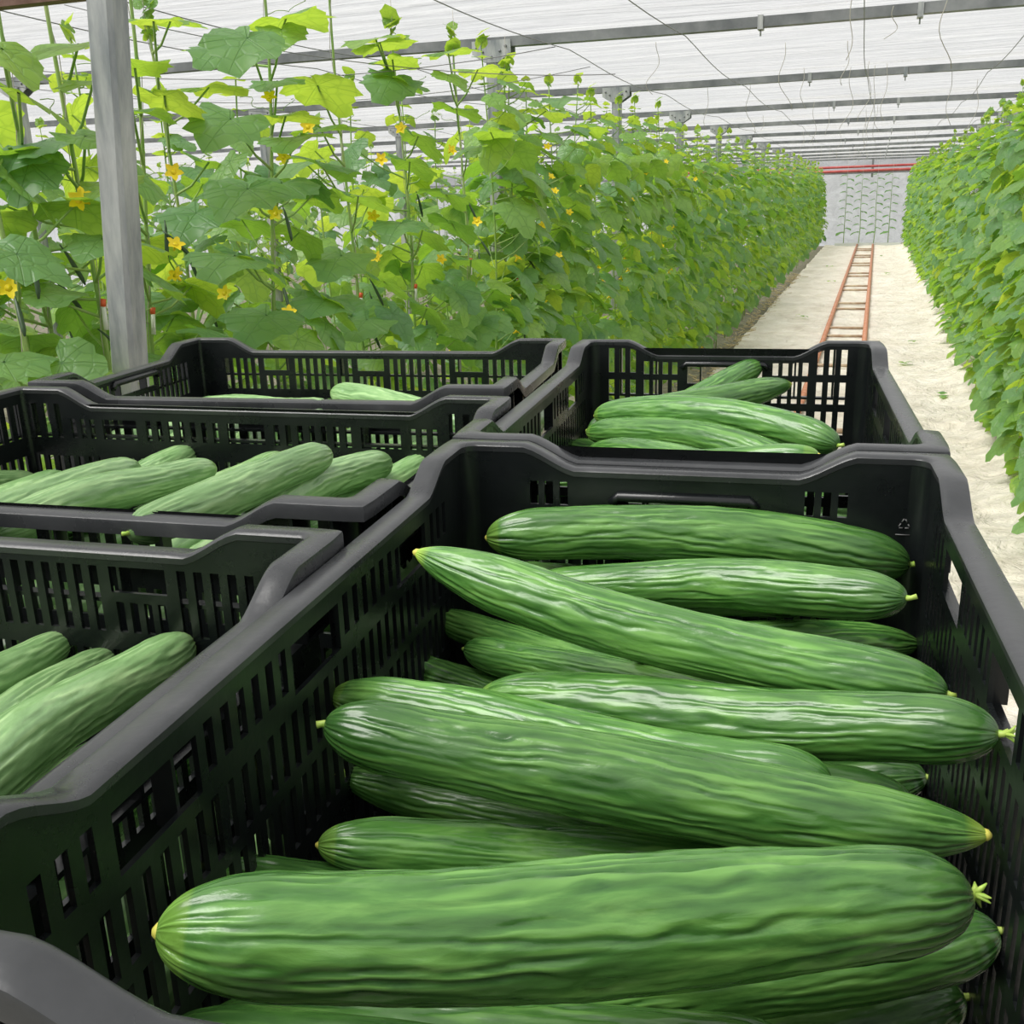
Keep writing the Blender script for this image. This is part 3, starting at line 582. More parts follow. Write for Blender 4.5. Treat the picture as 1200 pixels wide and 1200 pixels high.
def tip_mesh(Lc, R):
    mb = MB(); mb.tube([(Lc - .0035, 0, 0), (Lc - .0005, 0, 0), (Lc + .0012, 0, 0)], [R * .15, R * .13, R * .05], 10)
    return mb.mesh('blossom_scar', M_TIP)
M_TIP = simple('blossom_scar', (.62, .58, .10), .6)

INFO = {   # stem side (R = far end in the list), blunt blossom end, star-shaped stem, label
'a1': ('R', 1, 0, 'rearmost cucumber in the foreground crate, lying along its end wall'),
'a2': ('R', 1, 0, 'cucumber second from the end wall of the foreground crate, parallel to it'),
'a2b': ('R', 1, 0, 'cucumber wedged between the two rearmost ones in the foreground crate'),
'a3': ('R', 0, 0, 'cucumber lying slantwise on top, its pointed tip raised over the crate side'),
'a4': ('L', 0, 0, 'light tipped cucumber end poking out under the slanting cucumber on the right'),
'a5': ('R', 1, 0, 'yellowish green cucumber end beneath the slanting cucumber at the crate side'),
'a6': ('L', 1, 0, 'dark rounded cucumber end just below the slanting cucumber'),
'a7': ('R', 1, 0, 'small pale rounded cucumber end sunk beside the slotted side wall'),
'a8': ('R', 1, 1, 'thick straight cucumber mid crate whose greenish stem points at the right wall'),
'a9': ('R', 1, 0, 'cucumber half covered by the big central one, running alongside behind it'),
'a10': ('L', 0, 0, 'big central cucumber sloping down to a yellow blossom tip'),
'a11': ('R', 0, 0, 'dark cucumber with yellow pointed tip beneath the big central cucumber'),
'a12': ('R', 1, 0, 'cucumber between the big central one and the frontmost top one'),
'a13': ('R', 1, 1, 'thickest frontmost cucumber on top with a star shaped stem remnant'),
'a14': ('R', 1, 1, 'dark cucumber behind the frontmost one, only its stem end showing at right'),
'a15': ('R', 1, 0, 'cucumber at the bottom edge, in front of and below the thickest one'),
'a16': ('R', 1, 1, 'cucumber low in the near right corner of the foreground crate'),
'a17': ('L', 1, 1, 'light cucumber end with a leafy scrap behind the thickest cucumber'),
'a18': ('R', 1, 0, 'dark shaded cucumber under the thick straight one near the right wall'),
'b1': ('R', 1, 0, 'cucumber sticking up highest in the back crate with a dark stem end'),
'b2': ('L', 0, 0, 'cucumber with a yellowish tip just in front of the one sticking up'),
'b3': ('R', 1, 0, 'long cucumber with a down-curved end across the back crate'),
'b4': ('R', 1, 0, 'cucumber in front of the down-curved one in the back crate'),
'b5': ('R', 0, 0, 'short looking cucumber with a light tip tucked low in the back crate'),
'b6': ('L', 1, 0, 'cucumber lying closest to the near wall of the back crate'),
'b7': ('R', 1, 0, 'rounded cucumber butt against the left wall of the back crate'),
'b8': ('L', 1, 0, 'pale cucumber end low behind the near right corner of the back crate'),
'c1': ('R', 1, 0, 'pale cucumber raised above the others in the furthest left crate'),
'c2': ('R', 1, 0, 'low pale cucumber seen just over the rim of the furthest left crate'),
'd1': ('L', 1, 0, 'leftmost cucumber in the middle left crate, cut by the picture edge'),
'd2': ('L', 1, 0, 'wide pale cucumber, second from the left in the middle left crate'),
'd3': ('L', 1, 0, 'cucumber leaning up between two longer ones in the middle left crate'),
'd4': ('L', 1, 0, 'cucumber with yellowish blossom end in the middle of the middle left crate'),
'd5': ('L', 1, 0, 'thin pale cucumber just left of the longest one in the middle left crate'),
'd6': ('L', 1, 0, 'longest pale cucumber reaching furthest up in the middle left crate'),
'd7': ('L', 1, 0, 'greener cucumber right of the longest one in the middle left crate'),
'd8': ('L', 1, 0, 'cucumber mostly below the rim at the right corner of the middle left crate'),
'e1': ('L', 1, 0, 'leftmost of the three cucumbers in the closest left crate'),
'e2': ('L', 1, 0, 'middle one of the three cucumbers in the closest left crate'),
'e3': ('L', 1, 0, 'largest, rightmost of the three cucumbers in the closest left crate'),
'e4': ('L', 1, 0, 'dark cucumber seen through the slots between the two nearest crates'),
}
GRP = {'A': 'cucumbers in the foreground crate', 'B': 'cucumbers in the back crate by the rails', 'C': 'cucumbers in the furthest left crate', 'D': 'cucumbers in the middle left crate', 'E': 'cucumbers in the closest left crate'}
def place(me, P0, P1, Pm, R, seed, star, label, group, parts=True, name='cucumber'):
    ax = (P1 - P0).normalized(); mid = (P0 + P1) / 2
    b = Pm - mid; b = b - ax * b.dot(ax)
    zz = b.normalized() if b.length > .0008 else (V((0, 0, 1)) - ax * ax.z).normalized()
    yy = zz.cross(ax).normalized()
    o = link(name, me)
    o.matrix_world = Matrix(((ax.x, yy.x, zz.x, P0.x), (ax.y, yy.y, zz.y, P0.y), (ax.z, yy.z, zz.z, P0.z), (0, 0, 0, 1)))
    tag(o, label, 'cucumber', group)
    return o
sd = 1
for kx, (ck, p0, pm, p1, R) in CUKES.items():
    st, blunt, star, lab = INFO[kx]
    P0, P1, Pm = W(*p0), W(*p1), W(*pm)
    if st == 'R': P0, P1 = P1, P0
    Lc = (P1 - P0).length; ax = (P1 - P0).normalized()
    b = Pm - (P0 + P1) / 2; b = b - ax * b.dot(ax); sag = b.length if b.length > .0008 else 0
    hi = ck == 'A'
    me = cuke_mesh('cucumber', Lc, R, sag, sd, 230 if hi else 150, 128 if hi else 80, M_CKP if ck in 'CDE' and kx not in ('e4',) else M_CK, blunt)
    o = place(me, P0, P1, Pm, R, sd, star, lab, GRP[ck])
    link('stem_stub', stem_mesh(R, sd, star), o); link('blossom_scar', tip_mesh(Lc, R), o)
    sd += 1
FILL_LAB = {'A': 'cucumber buried under the heap in the foreground crate', 'B': 'cucumber buried under the heap in the back crate by the rails',
            'C': 'cucumber lying deep down in the furthest left crate', 'D': 'cucumber buried under the pale ones in the middle left crate', 'E': 'cucumber lying below the three in the closest left crate'}
fm = {}
for ck, lst in FILLERS.items():
    Lf = .325 if ck in 'AB' else .290
    if (Lf, ck in 'AB') not in fm:
        fm[(Lf, ck in 'AB')] = [cuke_mesh('cucumber', Lf, .0213, 0, 60 + i + int(Lf * 1000), 70, 40, M_CK if ck in 'AB' else M_CKP, 1) for i in range(2)]
    ms = fm[(Lf, ck in 'AB')]
    for i, (x, y, z, a) in enumerate(lst):
        ar = math.radians(a); d = V((math.cos(ar), math.sin(ar), 0)) * Lf / 2
        if i % 2: d = -d
        P0, P1 = W(x - d.x, y - d.y, z), W(x + d.x, y + d.y, z)
        place(ms[i % 2], P0, P1, (P0 + P1) / 2, .0213, i, 0, FILL_LAB[ck], FILL_LAB[ck].replace('cucumber', 'cucumbers', 1))

# ---------------------------------------------------------------- leaves, flowers, vines
OUT = [(0, 1.0), (14, .85), (32, .68), (50, .76), (62, .67), (80, .59), (100, .65), (116, .63), (135, .57), (155, .50), (170, .30), (180, .13)]
def rad(deg):
    d = abs(((deg + 180) % 360) - 180)
    for (a, ra), (b, rb) in zip(OUT, OUT[1:]):
        if a <= d <= b: return ra + (rb - ra) * (d - a) / (b - a)
    return .13
class Foliage:
    def __init__(s): s.v = []; s.f = []; s.uv = []; s.lv = []
    def leaf(s, base, f, n, size, rng, seg=22, rings=3, droop=None, tone=None):
        f = f.normalized(); n = (n - f * n.dot(f)).normalized(); l = n.cross(f)
        dr = rng.uniform(.30, .62) if droop is None else droop
        fold = rng.uniform(.0, .20); ph = rng.uniform(0, 6); tn = rng.random() if tone is None else tone
        asym = rng.uniform(.92, 1.08)
        b = len(s.v); s.v.append(tuple(base)); s.uv.append((.5, .5)); s.lv.append(tn)
        for k in range(1, rings + 1):
            q = k / rings
            for i in range(seg):
                dg = 360 * i / seg
                a = math.radians(dg); r = rad(dg) * (1 + .04 * math.sin(dg * .37 + ph) + (.035 if i % 2 else -.035) * (k == rings)) * q
                x, y = r * math.cos(a), r * math.sin(a) * asym
                z = -dr * (x * x * .75 if x > 0 else x * x * .5) - dr * .55 * y * y + fold * abs(y) * (1 - .6 * q) + .05 * q * q * math.sin(3 * a + ph) + .03 * q * q * math.sin(7 * a + ph * 2)
                p = base + (f * x + l * y + n * z) * size
                s.v.append(tuple(p)); s.uv.append((.5 + x * .45, .5 + y * .45)); s.lv.append(tn)
        for i in range(seg): s.f.append((b, b + 1 + i, b + 1 + (i + 1) % seg))
        for k in range(1, rings):
            for i in range(seg):
                a0, a1 = b + 1 + (k - 1) * seg + i, b + 1 + (k - 1) * seg + (i + 1) % seg
                s.f.append((a0, a0 + seg, a1 + seg, a1))
    def mesh(s, name='foliage'):
        me = bpy.data.meshes.new(name); me.from_pydata(s.v, [], s.f)
        uvl = me.uv_layers.new(name='UVMap'); li = [0] * len(me.loops); me.loops.foreach_get('vertex_index', li)
        uvl.data.foreach_set('uv', [c for i in li for c in s.uv[i]])
        at = me.attributes.new('lv', 'FLOAT', 'POINT'); at.data.foreach_set('value', s.lv)
        me.polygons.foreach_set('use_smooth', [True] * len(me.polygons)); me.materials.append(M_LEAF); me.update()
        return me

def flower_mesh():
    mb = MB()
    for k in range(5):
        a = 2 * PI * k / 5; r = .021
        d = V((math.cos(a), math.sin(a), .35)).normalized(); s_ = V((-math.sin(a), math.cos(a), 0))
        c = V((0, 0, .006))
        vs = [c, c + d * r * .45 + s_ * r * .36, c + d * r * .85 + s_ * r * .26, c + d * r * 1.15 - V((0, 0, .003)), c + d * r * .85 - s_ * r * .26, c + d * r * .45 - s_ * r * .36, c + d * r * .6 - V((0, 0, .002))]
        mb.add(vs, [(0, 1, 6), (1, 2, 6), (2, 3, 6), (3, 4, 6), (4, 5, 6), (5, 0, 6)], True)
    mb.tube([(0, 0, -.012), (0, 0, -.002), (0, 0, .008)], [.0025, .004, .007], 8)
    return mb.mesh('flower', M_FLOWER)
FLM = flower_mesh()
def fruit_mesh():
    mb = MB(); mb.tube([(0, 0, 0), (.003, 0, -.02), (.004, 0, -.05), (.004, 0, -.085), (.003, 0, -.10)], [.0015, .003, .0052, .0048, .002], 8); return mb.mesh('young_fruit', M_FRUIT)
FRM = fruit_mesh()
def add_flower(parent, p, rng, cam=False):
    o = link('flower', FLM, parent); o.location = p
    if cam: o.rotation_euler = (rng.uniform(.7, 1.4), rng.uniform(-.5, .5), rng.uniform(-.2, .9))
    else: o.rotation_euler = (rng.uniform(-.3, .3), rng.uniform(.6, 1.4), rng.uniform(-.6, .6))
    return o

def grow(seed, H, n_leaf, aisle=.75, zlo=.12, size=.125, sparse_top=False, seg=14, rings=2, top_n=6):
    """generic vine, aisle side is local +x. returns stem mesh, foliage mesh, list of flower spots"""
    rng = random.Random(seed); fo = Foliage(); st = MB(); fl = []
    w = rng.uniform(0, 6)
    sp = lambda z: V((.025 * math.sin(w + z * 2.6), .03 * math.sin(w * 2 + z * 1.9), z))
    st.tube([sp(H * i / 14) for i in range(15)], [.0062 - .0035 * i / 14 for i in range(15)], 6)
    for i in range(n_leaf):
        u = (i + rng.random() * .8) / n_leaf
        z = zlo + (H - .10 - zlo) * u
        if sparse_top and u > .62 and rng.random() < .45: continue
        if rng.random() < aisle: az = rng.gauss(0, 1.0)
        else: az = rng.uniform(-PI, PI)
        k = 1 - .55 * max(0, (u - .80) / .20)
        pl = rng.uniform(.10, .21) * k
        p0 = sp(z); d = V((math.cos(az), math.sin(az), 0))
        p1 = p0 + d * pl + V((0, 0, pl * rng.uniform(.25, .8)))
        st.tube([p0, p0.lerp(p1, .5) + V((0, 0, -.012)), p1], [.0028, .0023, .0019], 4, cap=False)
        az2 = az + rng.gauss(0, .45); pitch = rng.uniform(.15, 1.0) * (1 if u < .85 else .5)
        f = V((math.cos(az2) * math.cos(pitch), math.sin(az2) * math.cos(pitch), -math.sin(pitch)))
        nn = V((rng.gauss(0, .22), rng.gauss(0, .22), 1)) + d * .35
        fo.leaf(p1, f, nn, size * rng.uniform(.78, 1.15) * k, rng, seg, rings)
        if rng.random() < .16: fl.append(p0 + d * rng.uniform(.03, .09) + V((0, 0, rng.uniform(-.03, .03))))
    for k in range(top_n):                                   # growing tip
        a = rng.uniform(0, 2 * PI); p = sp(H) + V((0, 0, -.05 + .02 * k))
        f = V((math.cos(a), math.sin(a), rng.uniform(.0, 2.2) if k > 2 else rng.uniform(-.2, .3)))
        fo.leaf(p - V((0, 0, .09 - .03 * k if k < 3 else 0)), f, V((-math.cos(a) * 1.2, -math.sin(a) * 1.2, 1)), rng.uniform(.030, .055) if k > 2 else rng.uniform(.05, .085), rng, 12, 2, droop=.12, tone=rng.uniform(.6, 1))
    st.tube([sp(H), sp(H) + V((.002, .002, .02))], [.003, .001], 5)
    return st.mesh('stem', M_STEM), fo.mesh(), fl

VAR = {}
VAR['full'] = [grow(100 + i, 2.12 + .05 * (i % 4), 50, .80, .14, .122) for i in range(8)]
VAR['near'] = [grow(150 + i, 2.14 + .06 * (i % 3), 50, .78, .14, .132, seg=24, rings=4) for i in range(5)]
VAR['back'] = [grow(200 + i, 1.96 + .06 * i, 40, .6, .25, .122, sparse_top=True, seg=18, rings=3) for i in range(5)]
VAR['tall'] = [grow(300 + i, 2.20 + .04 * (i % 4), 52, .82, .10, .125, seg=16) for i in range(6)]
VAR['tallnear'] = [grow(350 + i, 2.20 + .05 * (i % 3), 52, .84, .10, .150, seg=24, rings=4) for i in range(4)]

def vine(var, i, x, y, rz, label, group, flowers=0, scale=1., seed=0):
    st, fo, fl = VAR[var][i % len(VAR[var])]
    r = empty('cucumber_vine', (x, y, 0), rz); r.scale = (scale,) * 3
    tag(r, label, 'climbing plant', group)
    link('stem', st, r); link('foliage', fo, r)
    rng = random.Random(seed * 31 + i)
    for p in fl[:flowers]: add_flower(r, p, rng)
    return r

rng = random.Random(11)
ROWL, ROWR = -1.66, 1.02
POSTY = [5.15 + 2.63 * k for k in range(0, 11)]
def stretch(y):
    n = ['before the first', 'between the first and second', 'between the second and third', 'between the third and fourth', 'between the fourth and fifth']
    k = int((y - 5.15) // 2.63) + 1
    if k < 0: k = 0
    return n[k] if k < len(n) else None
# left row, aisle line, beyond the individually built near vines
y = 4.45; i = 0
while y < 33.3:
    s_ = stretch(y)
    lab = ('leafy vine at the aisle side of the left row, %s posts' % s_).replace('the first posts', 'the first post') if s_ else 'small looking leafy vine in the far end of the left row'
    vine('near' if y < 9 else 'full', i * 3 + rng.randrange(3), ROWL + rng.uniform(-.05, .05), y, rng.uniform(-.3, .3), lab, lab.replace('vine', 'vines', 1), 5 if y < 9 else (3 if y < 15 else 0), rng.uniform(1.02, 1.06) if y < 9 else rng.uniform(.98, 1.04), i)
    y += .38 if y < 12 else .46; i += 1
# left row, second line behind the posts
y = 1.6; i = 0
while y < 17:
    lab = 'sparser vine in the left row behind the near bare stemmed ones' if y < 6 else 'sparser vine behind the leafy front line of the left row'
    vine('back', i * 2 + rng.randrange(2), -2.18 + rng.uniform(-.06, .06), y, rng.uniform(-.5, .5), lab, lab.replace('vine', 'vines', 1), 4 if y < 7 else 1, rng.uniform(.96, 1.04), i + 50)
    y += .46; i += 1
# rows further left
for X, y0, y1, lab in ((-4.55, 2.4, 17, 'vine in the next row left, seen between the near stems'), (-7.3, 5, 20, 'vine in the farthest visible row at left, a pale band of leaves')):
    y = y0; i = 0
    while y < y1:
        vine('full', i * 5 + rng.randrange(3), X + rng.uniform(-.2, .2), y, rng.uniform(-.6, .6), lab, lab.replace('vine', 'vines', 1), 0, rng.uniform(.88, .96), i + 90)
        y += .50; i += 1
# right row
y = 3.9; i = 0
while y < 33.3:
    t_ = 'big leafed vine at the near end of the right hand row' if y < 7 else ('leafy vine in the middle part of the right hand row' if y < 16 else 'small looking vine in the distant part of the right hand row')
    vine('tallnear' if y < 9 else 'tall', i * 3 + rng.randrange(3), ROWR + rng.uniform(-.04, .04), y, PI + rng.uniform(-.3, .3), t_, t_.replace('vine', 'vines', 1), 2 if y < 14 else 0, rng.uniform(1.0, 1.05), i + 130)
    y += .38 if y < 12 else .46; i += 1

# near vines of the left row, each built for itself
HERO_LAB = ['vine at the left picture edge with large drooping leaves',
 'vine just inside the left picture edge, before the grey post',
 'tall thin vine directly left of the near grey post',
 'vine growing right behind the near grey post',
 'vine to the right of the near grey post with few upper leaves',
 'vine with yellow flowers up its bare twisted stem, right of the near post',
 'tall bare vine whose stem forks close to the film ceiling',
 'vine with a broad dark puckered leaf near its top',
 'vine with a spiky growing tip in front of the first ceiling post',
 'vine just past the first ceiling post with drooping leaves']
HS = HERO['S']; buckets = [[] for _ in HS]; fbuck = [[] for _ in HS]
def nearest(p):
    # compare along the row, seen from the eye
    return min(range(len(HS)), key=lambda i: abs(math.atan2(HS[i][0], HS[i][1]) - math.atan2(p[0], p[1])))
for l in HERO['L']: buckets[nearest(l)].append(l)
for p in HERO['F']: fbuck[nearest(p)].append(p)
HTOP = [2.30, 2.2, 2.34, 2.36, 2.2, 2.40, 2.40, 2.28, 2.30, 2.25]
for i, (sx, sy) in enumerate(HS):
    rg = random.Random(500 + i)
    root = empty('cucumber_vine', (sx, sy, 0)); tag(root, HERO_LAB[i], 'climbing plant', 'near vines of the left row')
    st = MB(); fo = Foliage(); H = HTOP[i]; w = rg.uniform(0, 6)
    sp = lambda z: V((.022 * math.sin(w + z * 3.1), .022 * math.sin(w * 2 + z * 2.7) , z))
    st.tube([sp(H * k / 24) for k in range(25)], [.0078 - .0042 * k / 24 for k in range(25)], 8)
    tw = MB(); tw.tube([sp(k * (2.40) / 30) + V((.009 * math.cos(k * 1.3), .009 * math.sin(k * 1.3), 0)) for k in range(31)], .0011, 4)
    link('support_twine', tw.mesh('support_twine', M_TWINE), root)
    O = V((sx, sy, 0))
    for (bx, by, bz, tx, ty, tz, c) in buckets[i]:
        b_ = V((bx, by, bz + CAMZ)) - O; t_ = V((tx, ty, tz + CAMZ)) - O
        d = t_ - b_; ln = d.length
        tocam = (V((0, 0, CAMZ)) - O - b_).normalized()
        ln_ = ln; ln = ln * .9; d = d * .9; s_ = max(ln, .105)
        if s_ > ln: d = d + tocam * math.sqrt(max(0, s_ * s_ - ln * ln)) * .9
        s_ = min(s_, .155)
        a0 = sp(max(.2, b_.z - rg.uniform(.06, .12)))
        st.tube([a0, a0.lerp(b_, .45) + V((0, 0, -.015)), b_], [.0042, .0034, .0028], 6, cap=False)
        fo.leaf(b_, d, V((0, 0, 1)) + tocam * (c * .62), s_, rg, 36, 6, droop=rg.uniform(.18, .34), tone=(rg.uniform(0, .5) if c > .3 else rg.uniform(.4, 1)))
    # further leaves: low down on all sides, higher up only away from the eye
    for k in range(46):
        z = .25 + 1.55 * (k + rg.random()) / 46
        az = rg.gauss(0, 1.1) if z < 1.35 else rg.uniform(1.2, 4.6)
        if z > 1.35 and rg.random() < .45: continue
        pl = rg.uniform(.10, .2); d = V((math.cos(az), math.sin(az), 0)); p0 = sp(z); p1 = p0 + d * pl + V((0, 0, pl * rg.uniform(.2, .7)))
        st.tube([p0, p0.lerp(p1, .5) + V((0, 0, -.012)), p1], [.0036, .003, .0024], 5, cap=False)
        az2 = az + rg.gauss(0, .4); pt = rg.uniform(.15, .8)
        fo.leaf(p1, V((math.cos(az2) * math.cos(pt), math.sin(az2) * math.cos(pt), -math.sin(pt))), V((rg.gauss(0, .2), rg.gauss(0, .2), 1)) + d * .2, rg.uniform(.10, .135), rg, 26, 4)
    for k in range(8):
        a = rg.uniform(0, 2 * PI); p = sp(H) + V((0, 0, -.06 + .014 * k)); f = V((math.cos(a), math.sin(a), rg.uniform(.3, 1.6)))
        fo.leaf(p, f, V((-math.cos(a), -math.sin(a), 1)), rg.uniform(.025, .055), rg, 14, 3, droop=.1, tone=rg.uniform(.6, 1))
    # tendrils
    for k in range(5):
        z = rg.uniform(1.2, H - .1); a = rg.uniform(0, 6.28); p0 = sp(z); pts = []
        for q in range(14):
            u = q / 13; pts.append(p0 + V((math.cos(a), math.sin(a), .2)) * .12 * u + V((math.cos(u * 16), math.sin(u * 16), math.sin(u * 9))) * .012 * u)
        st.tube(pts, .0010, 4, cap=False)
    link('stem', st.mesh('stem', M_STEM), root); link('foliage', fo.mesh(), root)
    for p in fbuck[i]:
        add_flower(root, V((p[0], p[1], p[2] + CAMZ)) - O, rg, True)
    for k in range(4):
        z = rg.uniform(1.1, 1.75); a = rg.uniform(-1.2, 1.2)
        q = link('young_fruit', FRM, root); q.location = sp(z) + V((math.cos(a) * .045, math.sin(a) * .045, 0)); q.rotation_euler = (rg.uniform(-.5, .5), rg.uniform(-.7, .1), 0)
    # clip with red and white band
    m_ = MB(); z = rg.uniform(1.30, 1.50); m_.tube([sp(z) + V((.008, 0, 0)), sp(z) + V((.010, .002, .016))], .0065, 8); cl = m_.build('red_clip', M_RED, root)
    m_ = MB(); m_.tube([sp(z - .05) + V((.008, 0, 0)), sp(z) + V((.009, 0, 0))], .0055, 8); m_.build('white_clip', M_WHITE, root)

# ---------------------------------------------------------------- ground
def sheet(name, x0, x1, y0, y1, nx, ny, fz, mat):
    vs = []; fs = []
    for j in range(ny + 1):
        for i in range(nx + 1):
            x = x0 + (x1 - x0) * i / nx; yy = y0 + (y1 - y0) * (j / ny) ** 1.5
            X, Y, Z = fz(x, yy, i / nx); vs.append((X, Y, Z))
    fs = [(j * (nx + 1) + i, j * (nx + 1) + i + 1, (j + 1) * (nx + 1) + i + 1, (j + 1) * (nx + 1) + i) for j in range(ny) for i in range(nx)]
    mb = MB(); mb.add(vs, fs, True); return mb.mesh(name, mat)
fl_ = link('floor', sheet('floor', -16, 8, -3.5, 34.0, 60, 90, lambda x, y, u: (x, y, -.03 + .015 * noise.noise(V((x * 2, y * 2, 0)))), M_SOIL)); tag(fl_, kind='structure')
def cl(x, y, u):
    w = noise.noise(V((x * 2.2 - y * .9, y * 2.4 + x, 3)))
    w2 = noise.noise(V((x * 6, y * 3, 8)))
    fold = abs(noise.noise(V((x * 1.2 + y * 2.3, y * .9 - x * 2, 5))))
    edge = max(0, (u - .80) / .2)
    z = .02 + .016 * w + .008 * w2 + .05 * (1 - min(1, fold * 4)) * (.30 + .70 * edge) + .016 * math.sin(13 * (y * .55 + x) + 3 * w) * edge + .16 * edge * edge * (.6 + .4 * math.sin(y * 2.1))
    xx = x + (.04 * noise.noise(V((0, y * .9, 1))) if u < .01 else 0)
    return (xx, y, z)
ck_ = link('ground_cloth', sheet('ground_cloth', -1.40, 1.00, -1.2, 33.4, 90, 420, cl, M_CLOTH)); tag(ck_, 'wrinkled cream white ground cloth covering the aisle floor under the red rails', 'ground cloth')
md = ck_.modifiers.new('thick', 'SOLIDIFY'); md.thickness = .003; md.offset = -1
# rails
rr_ = empty('rail_track', (-.24, 0, 0)); tag(rr_, 'rust red pipe rail track with rungs running down the aisle', 'rail track')
for x in (-.225, .215):
    mb = MB(); mb.tube([(x, -.8, .058), (x, 16, .058), (x, 33.2, .058)], .028, 12); mb.build('rail', M_RAIL, rr_)
yy = .9; k = 0
while yy < 33.2:
    mb = MB(); mb.tube([(-.20, yy, .052), (.19, yy, .052)], .016, 8); mb.build('rung', M_RUNG, rr_)
    yy += (.75, 2.15)[k % 2]; k += 1
# dead stalks and straw along the left edge
mb = MB(); rg = random.Random(5)
for k in range(520):
    x = -1.44 + rg.gauss(0, .06); y_ = rg.uniform(2.5, 22); a = rg.uniform(0, PI); l_ = rg.uniform(.03, .14); z = rg.uniform(.015, .06)
    mb.tube([(x, y_, z), (x + math.cos(a) * l_, y_ + math.sin(a) * l_, z + rg.uniform(-.012, .03))], rg.uniform(.0015, .006), 4)
tag(mb.build('dead_stalks', M_STRAW), 'dry straw coloured stalk litter along the left edge of the ground cloth', 'plant litter', kind='stuff')
fo = Foliage()
for (x, y_) in ((.45, 12.2), (.38, 10.6), (-.85, 14.5), (.30, 22.0), (-.7, 20.0), (.15, 27.5), (-.9, 24), (.62, 9.0)):
    for q in range(3): fo.leaf(V((x + rg.uniform(-.06, .06), y_ + rg.uniform(-.1, .1), .06)), V((rg.uniform(-1, 1), rg.uniform(-1, 1), 0)), V((rg.uniform(-.3, .3), 0, 1)), .05, rg, 12, 2)
o_ = link('fallen_leaves', fo.mesh()); tag(o_, 'scraps of fallen green leaf scattered over the ground cloth', 'fallen leaves', kind='stuff')

# ---------------------------------------------------------------- ceiling, walls, frame
ZC = CAMZ + .72
def cf(x, y, u):
    ph = ((y - 5.15) / 2.63) % 1.0
    z = ZC + .045 + .10 * math.sin(PI * ph) ** .8 + .02 * noise.noise(V((x * .35, y * 2.2, 0))) + .012 * noise.noise(V((x * .8, y * 6, 4)))
    return (x, y, z)
vs = []; fs = []; nx, ny = 40, 300
for j in range(ny + 1):
    for i in range(nx + 1):
        vs.append(cf(-16 + 24 * i / nx, -3.5 + 37.6 * j / ny, 0))
fs = [(j * (nx + 1) + i, (j + 1) * (nx + 1) + i, (j + 1) * (nx + 1) + i + 1, j * (nx + 1) + i + 1) for j in range(ny) for i in range(nx)]
mb = MB(); mb.add(vs, fs, True); tag(mb.build('ceiling', M_FILM), kind='structure')
def wallsheet(name, P, U, nu, nv, h, mat):
    vs = []
    for j in range(nv + 1):
        for i in range(nu + 1):
            p = V(P) + V(U) * (i / nu); z = h * j / nv
            nrm = V((-U[1], U[0], 0)).normalized()
            d = .05 * noise.noise(V((p.x * 1.3 + p.y * 1.3, z * 1.1 + p.x * .6, 2))) + .03 * noise.noise(V((p.x * 3 + p.y * 3, z * 2.5, 7)))
            vs.append((p.x + nrm.x * d, p.y + nrm.y * d, z))
    fs = [(j * (nu + 1) + i, j * (nu + 1) + i + 1, (j + 1) * (nu + 1) + i + 1, (j + 1) * (nu + 1) + i) for j in range(nv) for i in range(nu)]
    mb = MB(); mb.add(vs, fs, True); tag(mb.build(name, mat), kind='structure')
wallsheet('wall_back', (-16, 34.1, 0), (24, 0, 0), 160, 16, 2.12, M_WALL)
wallsheet('wall_left', (-16, -3.5, 0), (0, 37.6, 0), 80, 8, 2.5, M_FILM)
wallsheet('wall_right', (8, -3.5, 0), (0, 37.6, 0), 80, 8, 2.5, M_FILM)
# upper band of the end wall is clearer film
mb = MB(); mb.box(-16, 8, 34.12, 34.13, 2.12, 2.60); tag(mb.build('wall_back_upper_film', M_FILM), kind='structure')
mb = MB(); mb.box(-16, 8, 33.92, 34.0, 2.06, 2.12); tag(mb.build('trim_1', M_BAR), kind='structure')
ORD = ['nearest', 'second', 'third', 'fourth', 'fifth', 'sixth', 'seventh', 'eighth', 'ninth', 'tenth', 'eleventh']
for k in range(11):
    yb = 5.15 + 2.63 * k; mb = MB(); n = 48
    vs = []
    for i in range(n + 1):
        x = -10 + 16 * i / n; dz = .004 * math.sin(x * 1.7 + k) ; 
        for (a, b) in ((-.028, -.022), (.028, -.022), (.028, .022), (-.028, .022)): vs.append((x, yb + a, ZC + b + dz))
    fs = [(i * 4 + j, (i + 1) * 4 + j, (i + 1) * 4 + (j + 1) % 4, i * 4 + (j + 1) % 4) for i in range(n) for j in range(4)]
    fs = [f[::-1] for f in fs] + [(0, 1, 2, 3), (n * 4 + 3, n * 4 + 2, n * 4 + 1, n * 4)]
    mb.add(vs, fs)
    r_ = mb.build('ceiling_beam', M_BAR)
    tag(r_, 'grey steel ceiling beam across the greenhouse, %s full beam from the crates' % ORD[k], 'ceiling beam', 'grey ceiling beams')
    m2 = MB()
    for X in (-.55 + .06 * k % .3, .12):
        m2.box(X - .012, X + .012, yb - .034, yb + .034, ZC - .035, ZC + .024); m2.tube([(X, yb, ZC - .03), (X, yb, ZC - .06)], .004, 6)
    m2.build('beam_clamp', M_GALV, r_)
# brown near beam at the top left corner
mb = MB(); mb.box(-3.2, -1.262, 1.655, 1.685, CAMZ + .358, CAMZ + .40)
tag(mb.build('rusty_crossbar', M_RUST), 'rusty brown crossbar cutting the top left corner above the near post', 'crossbar')
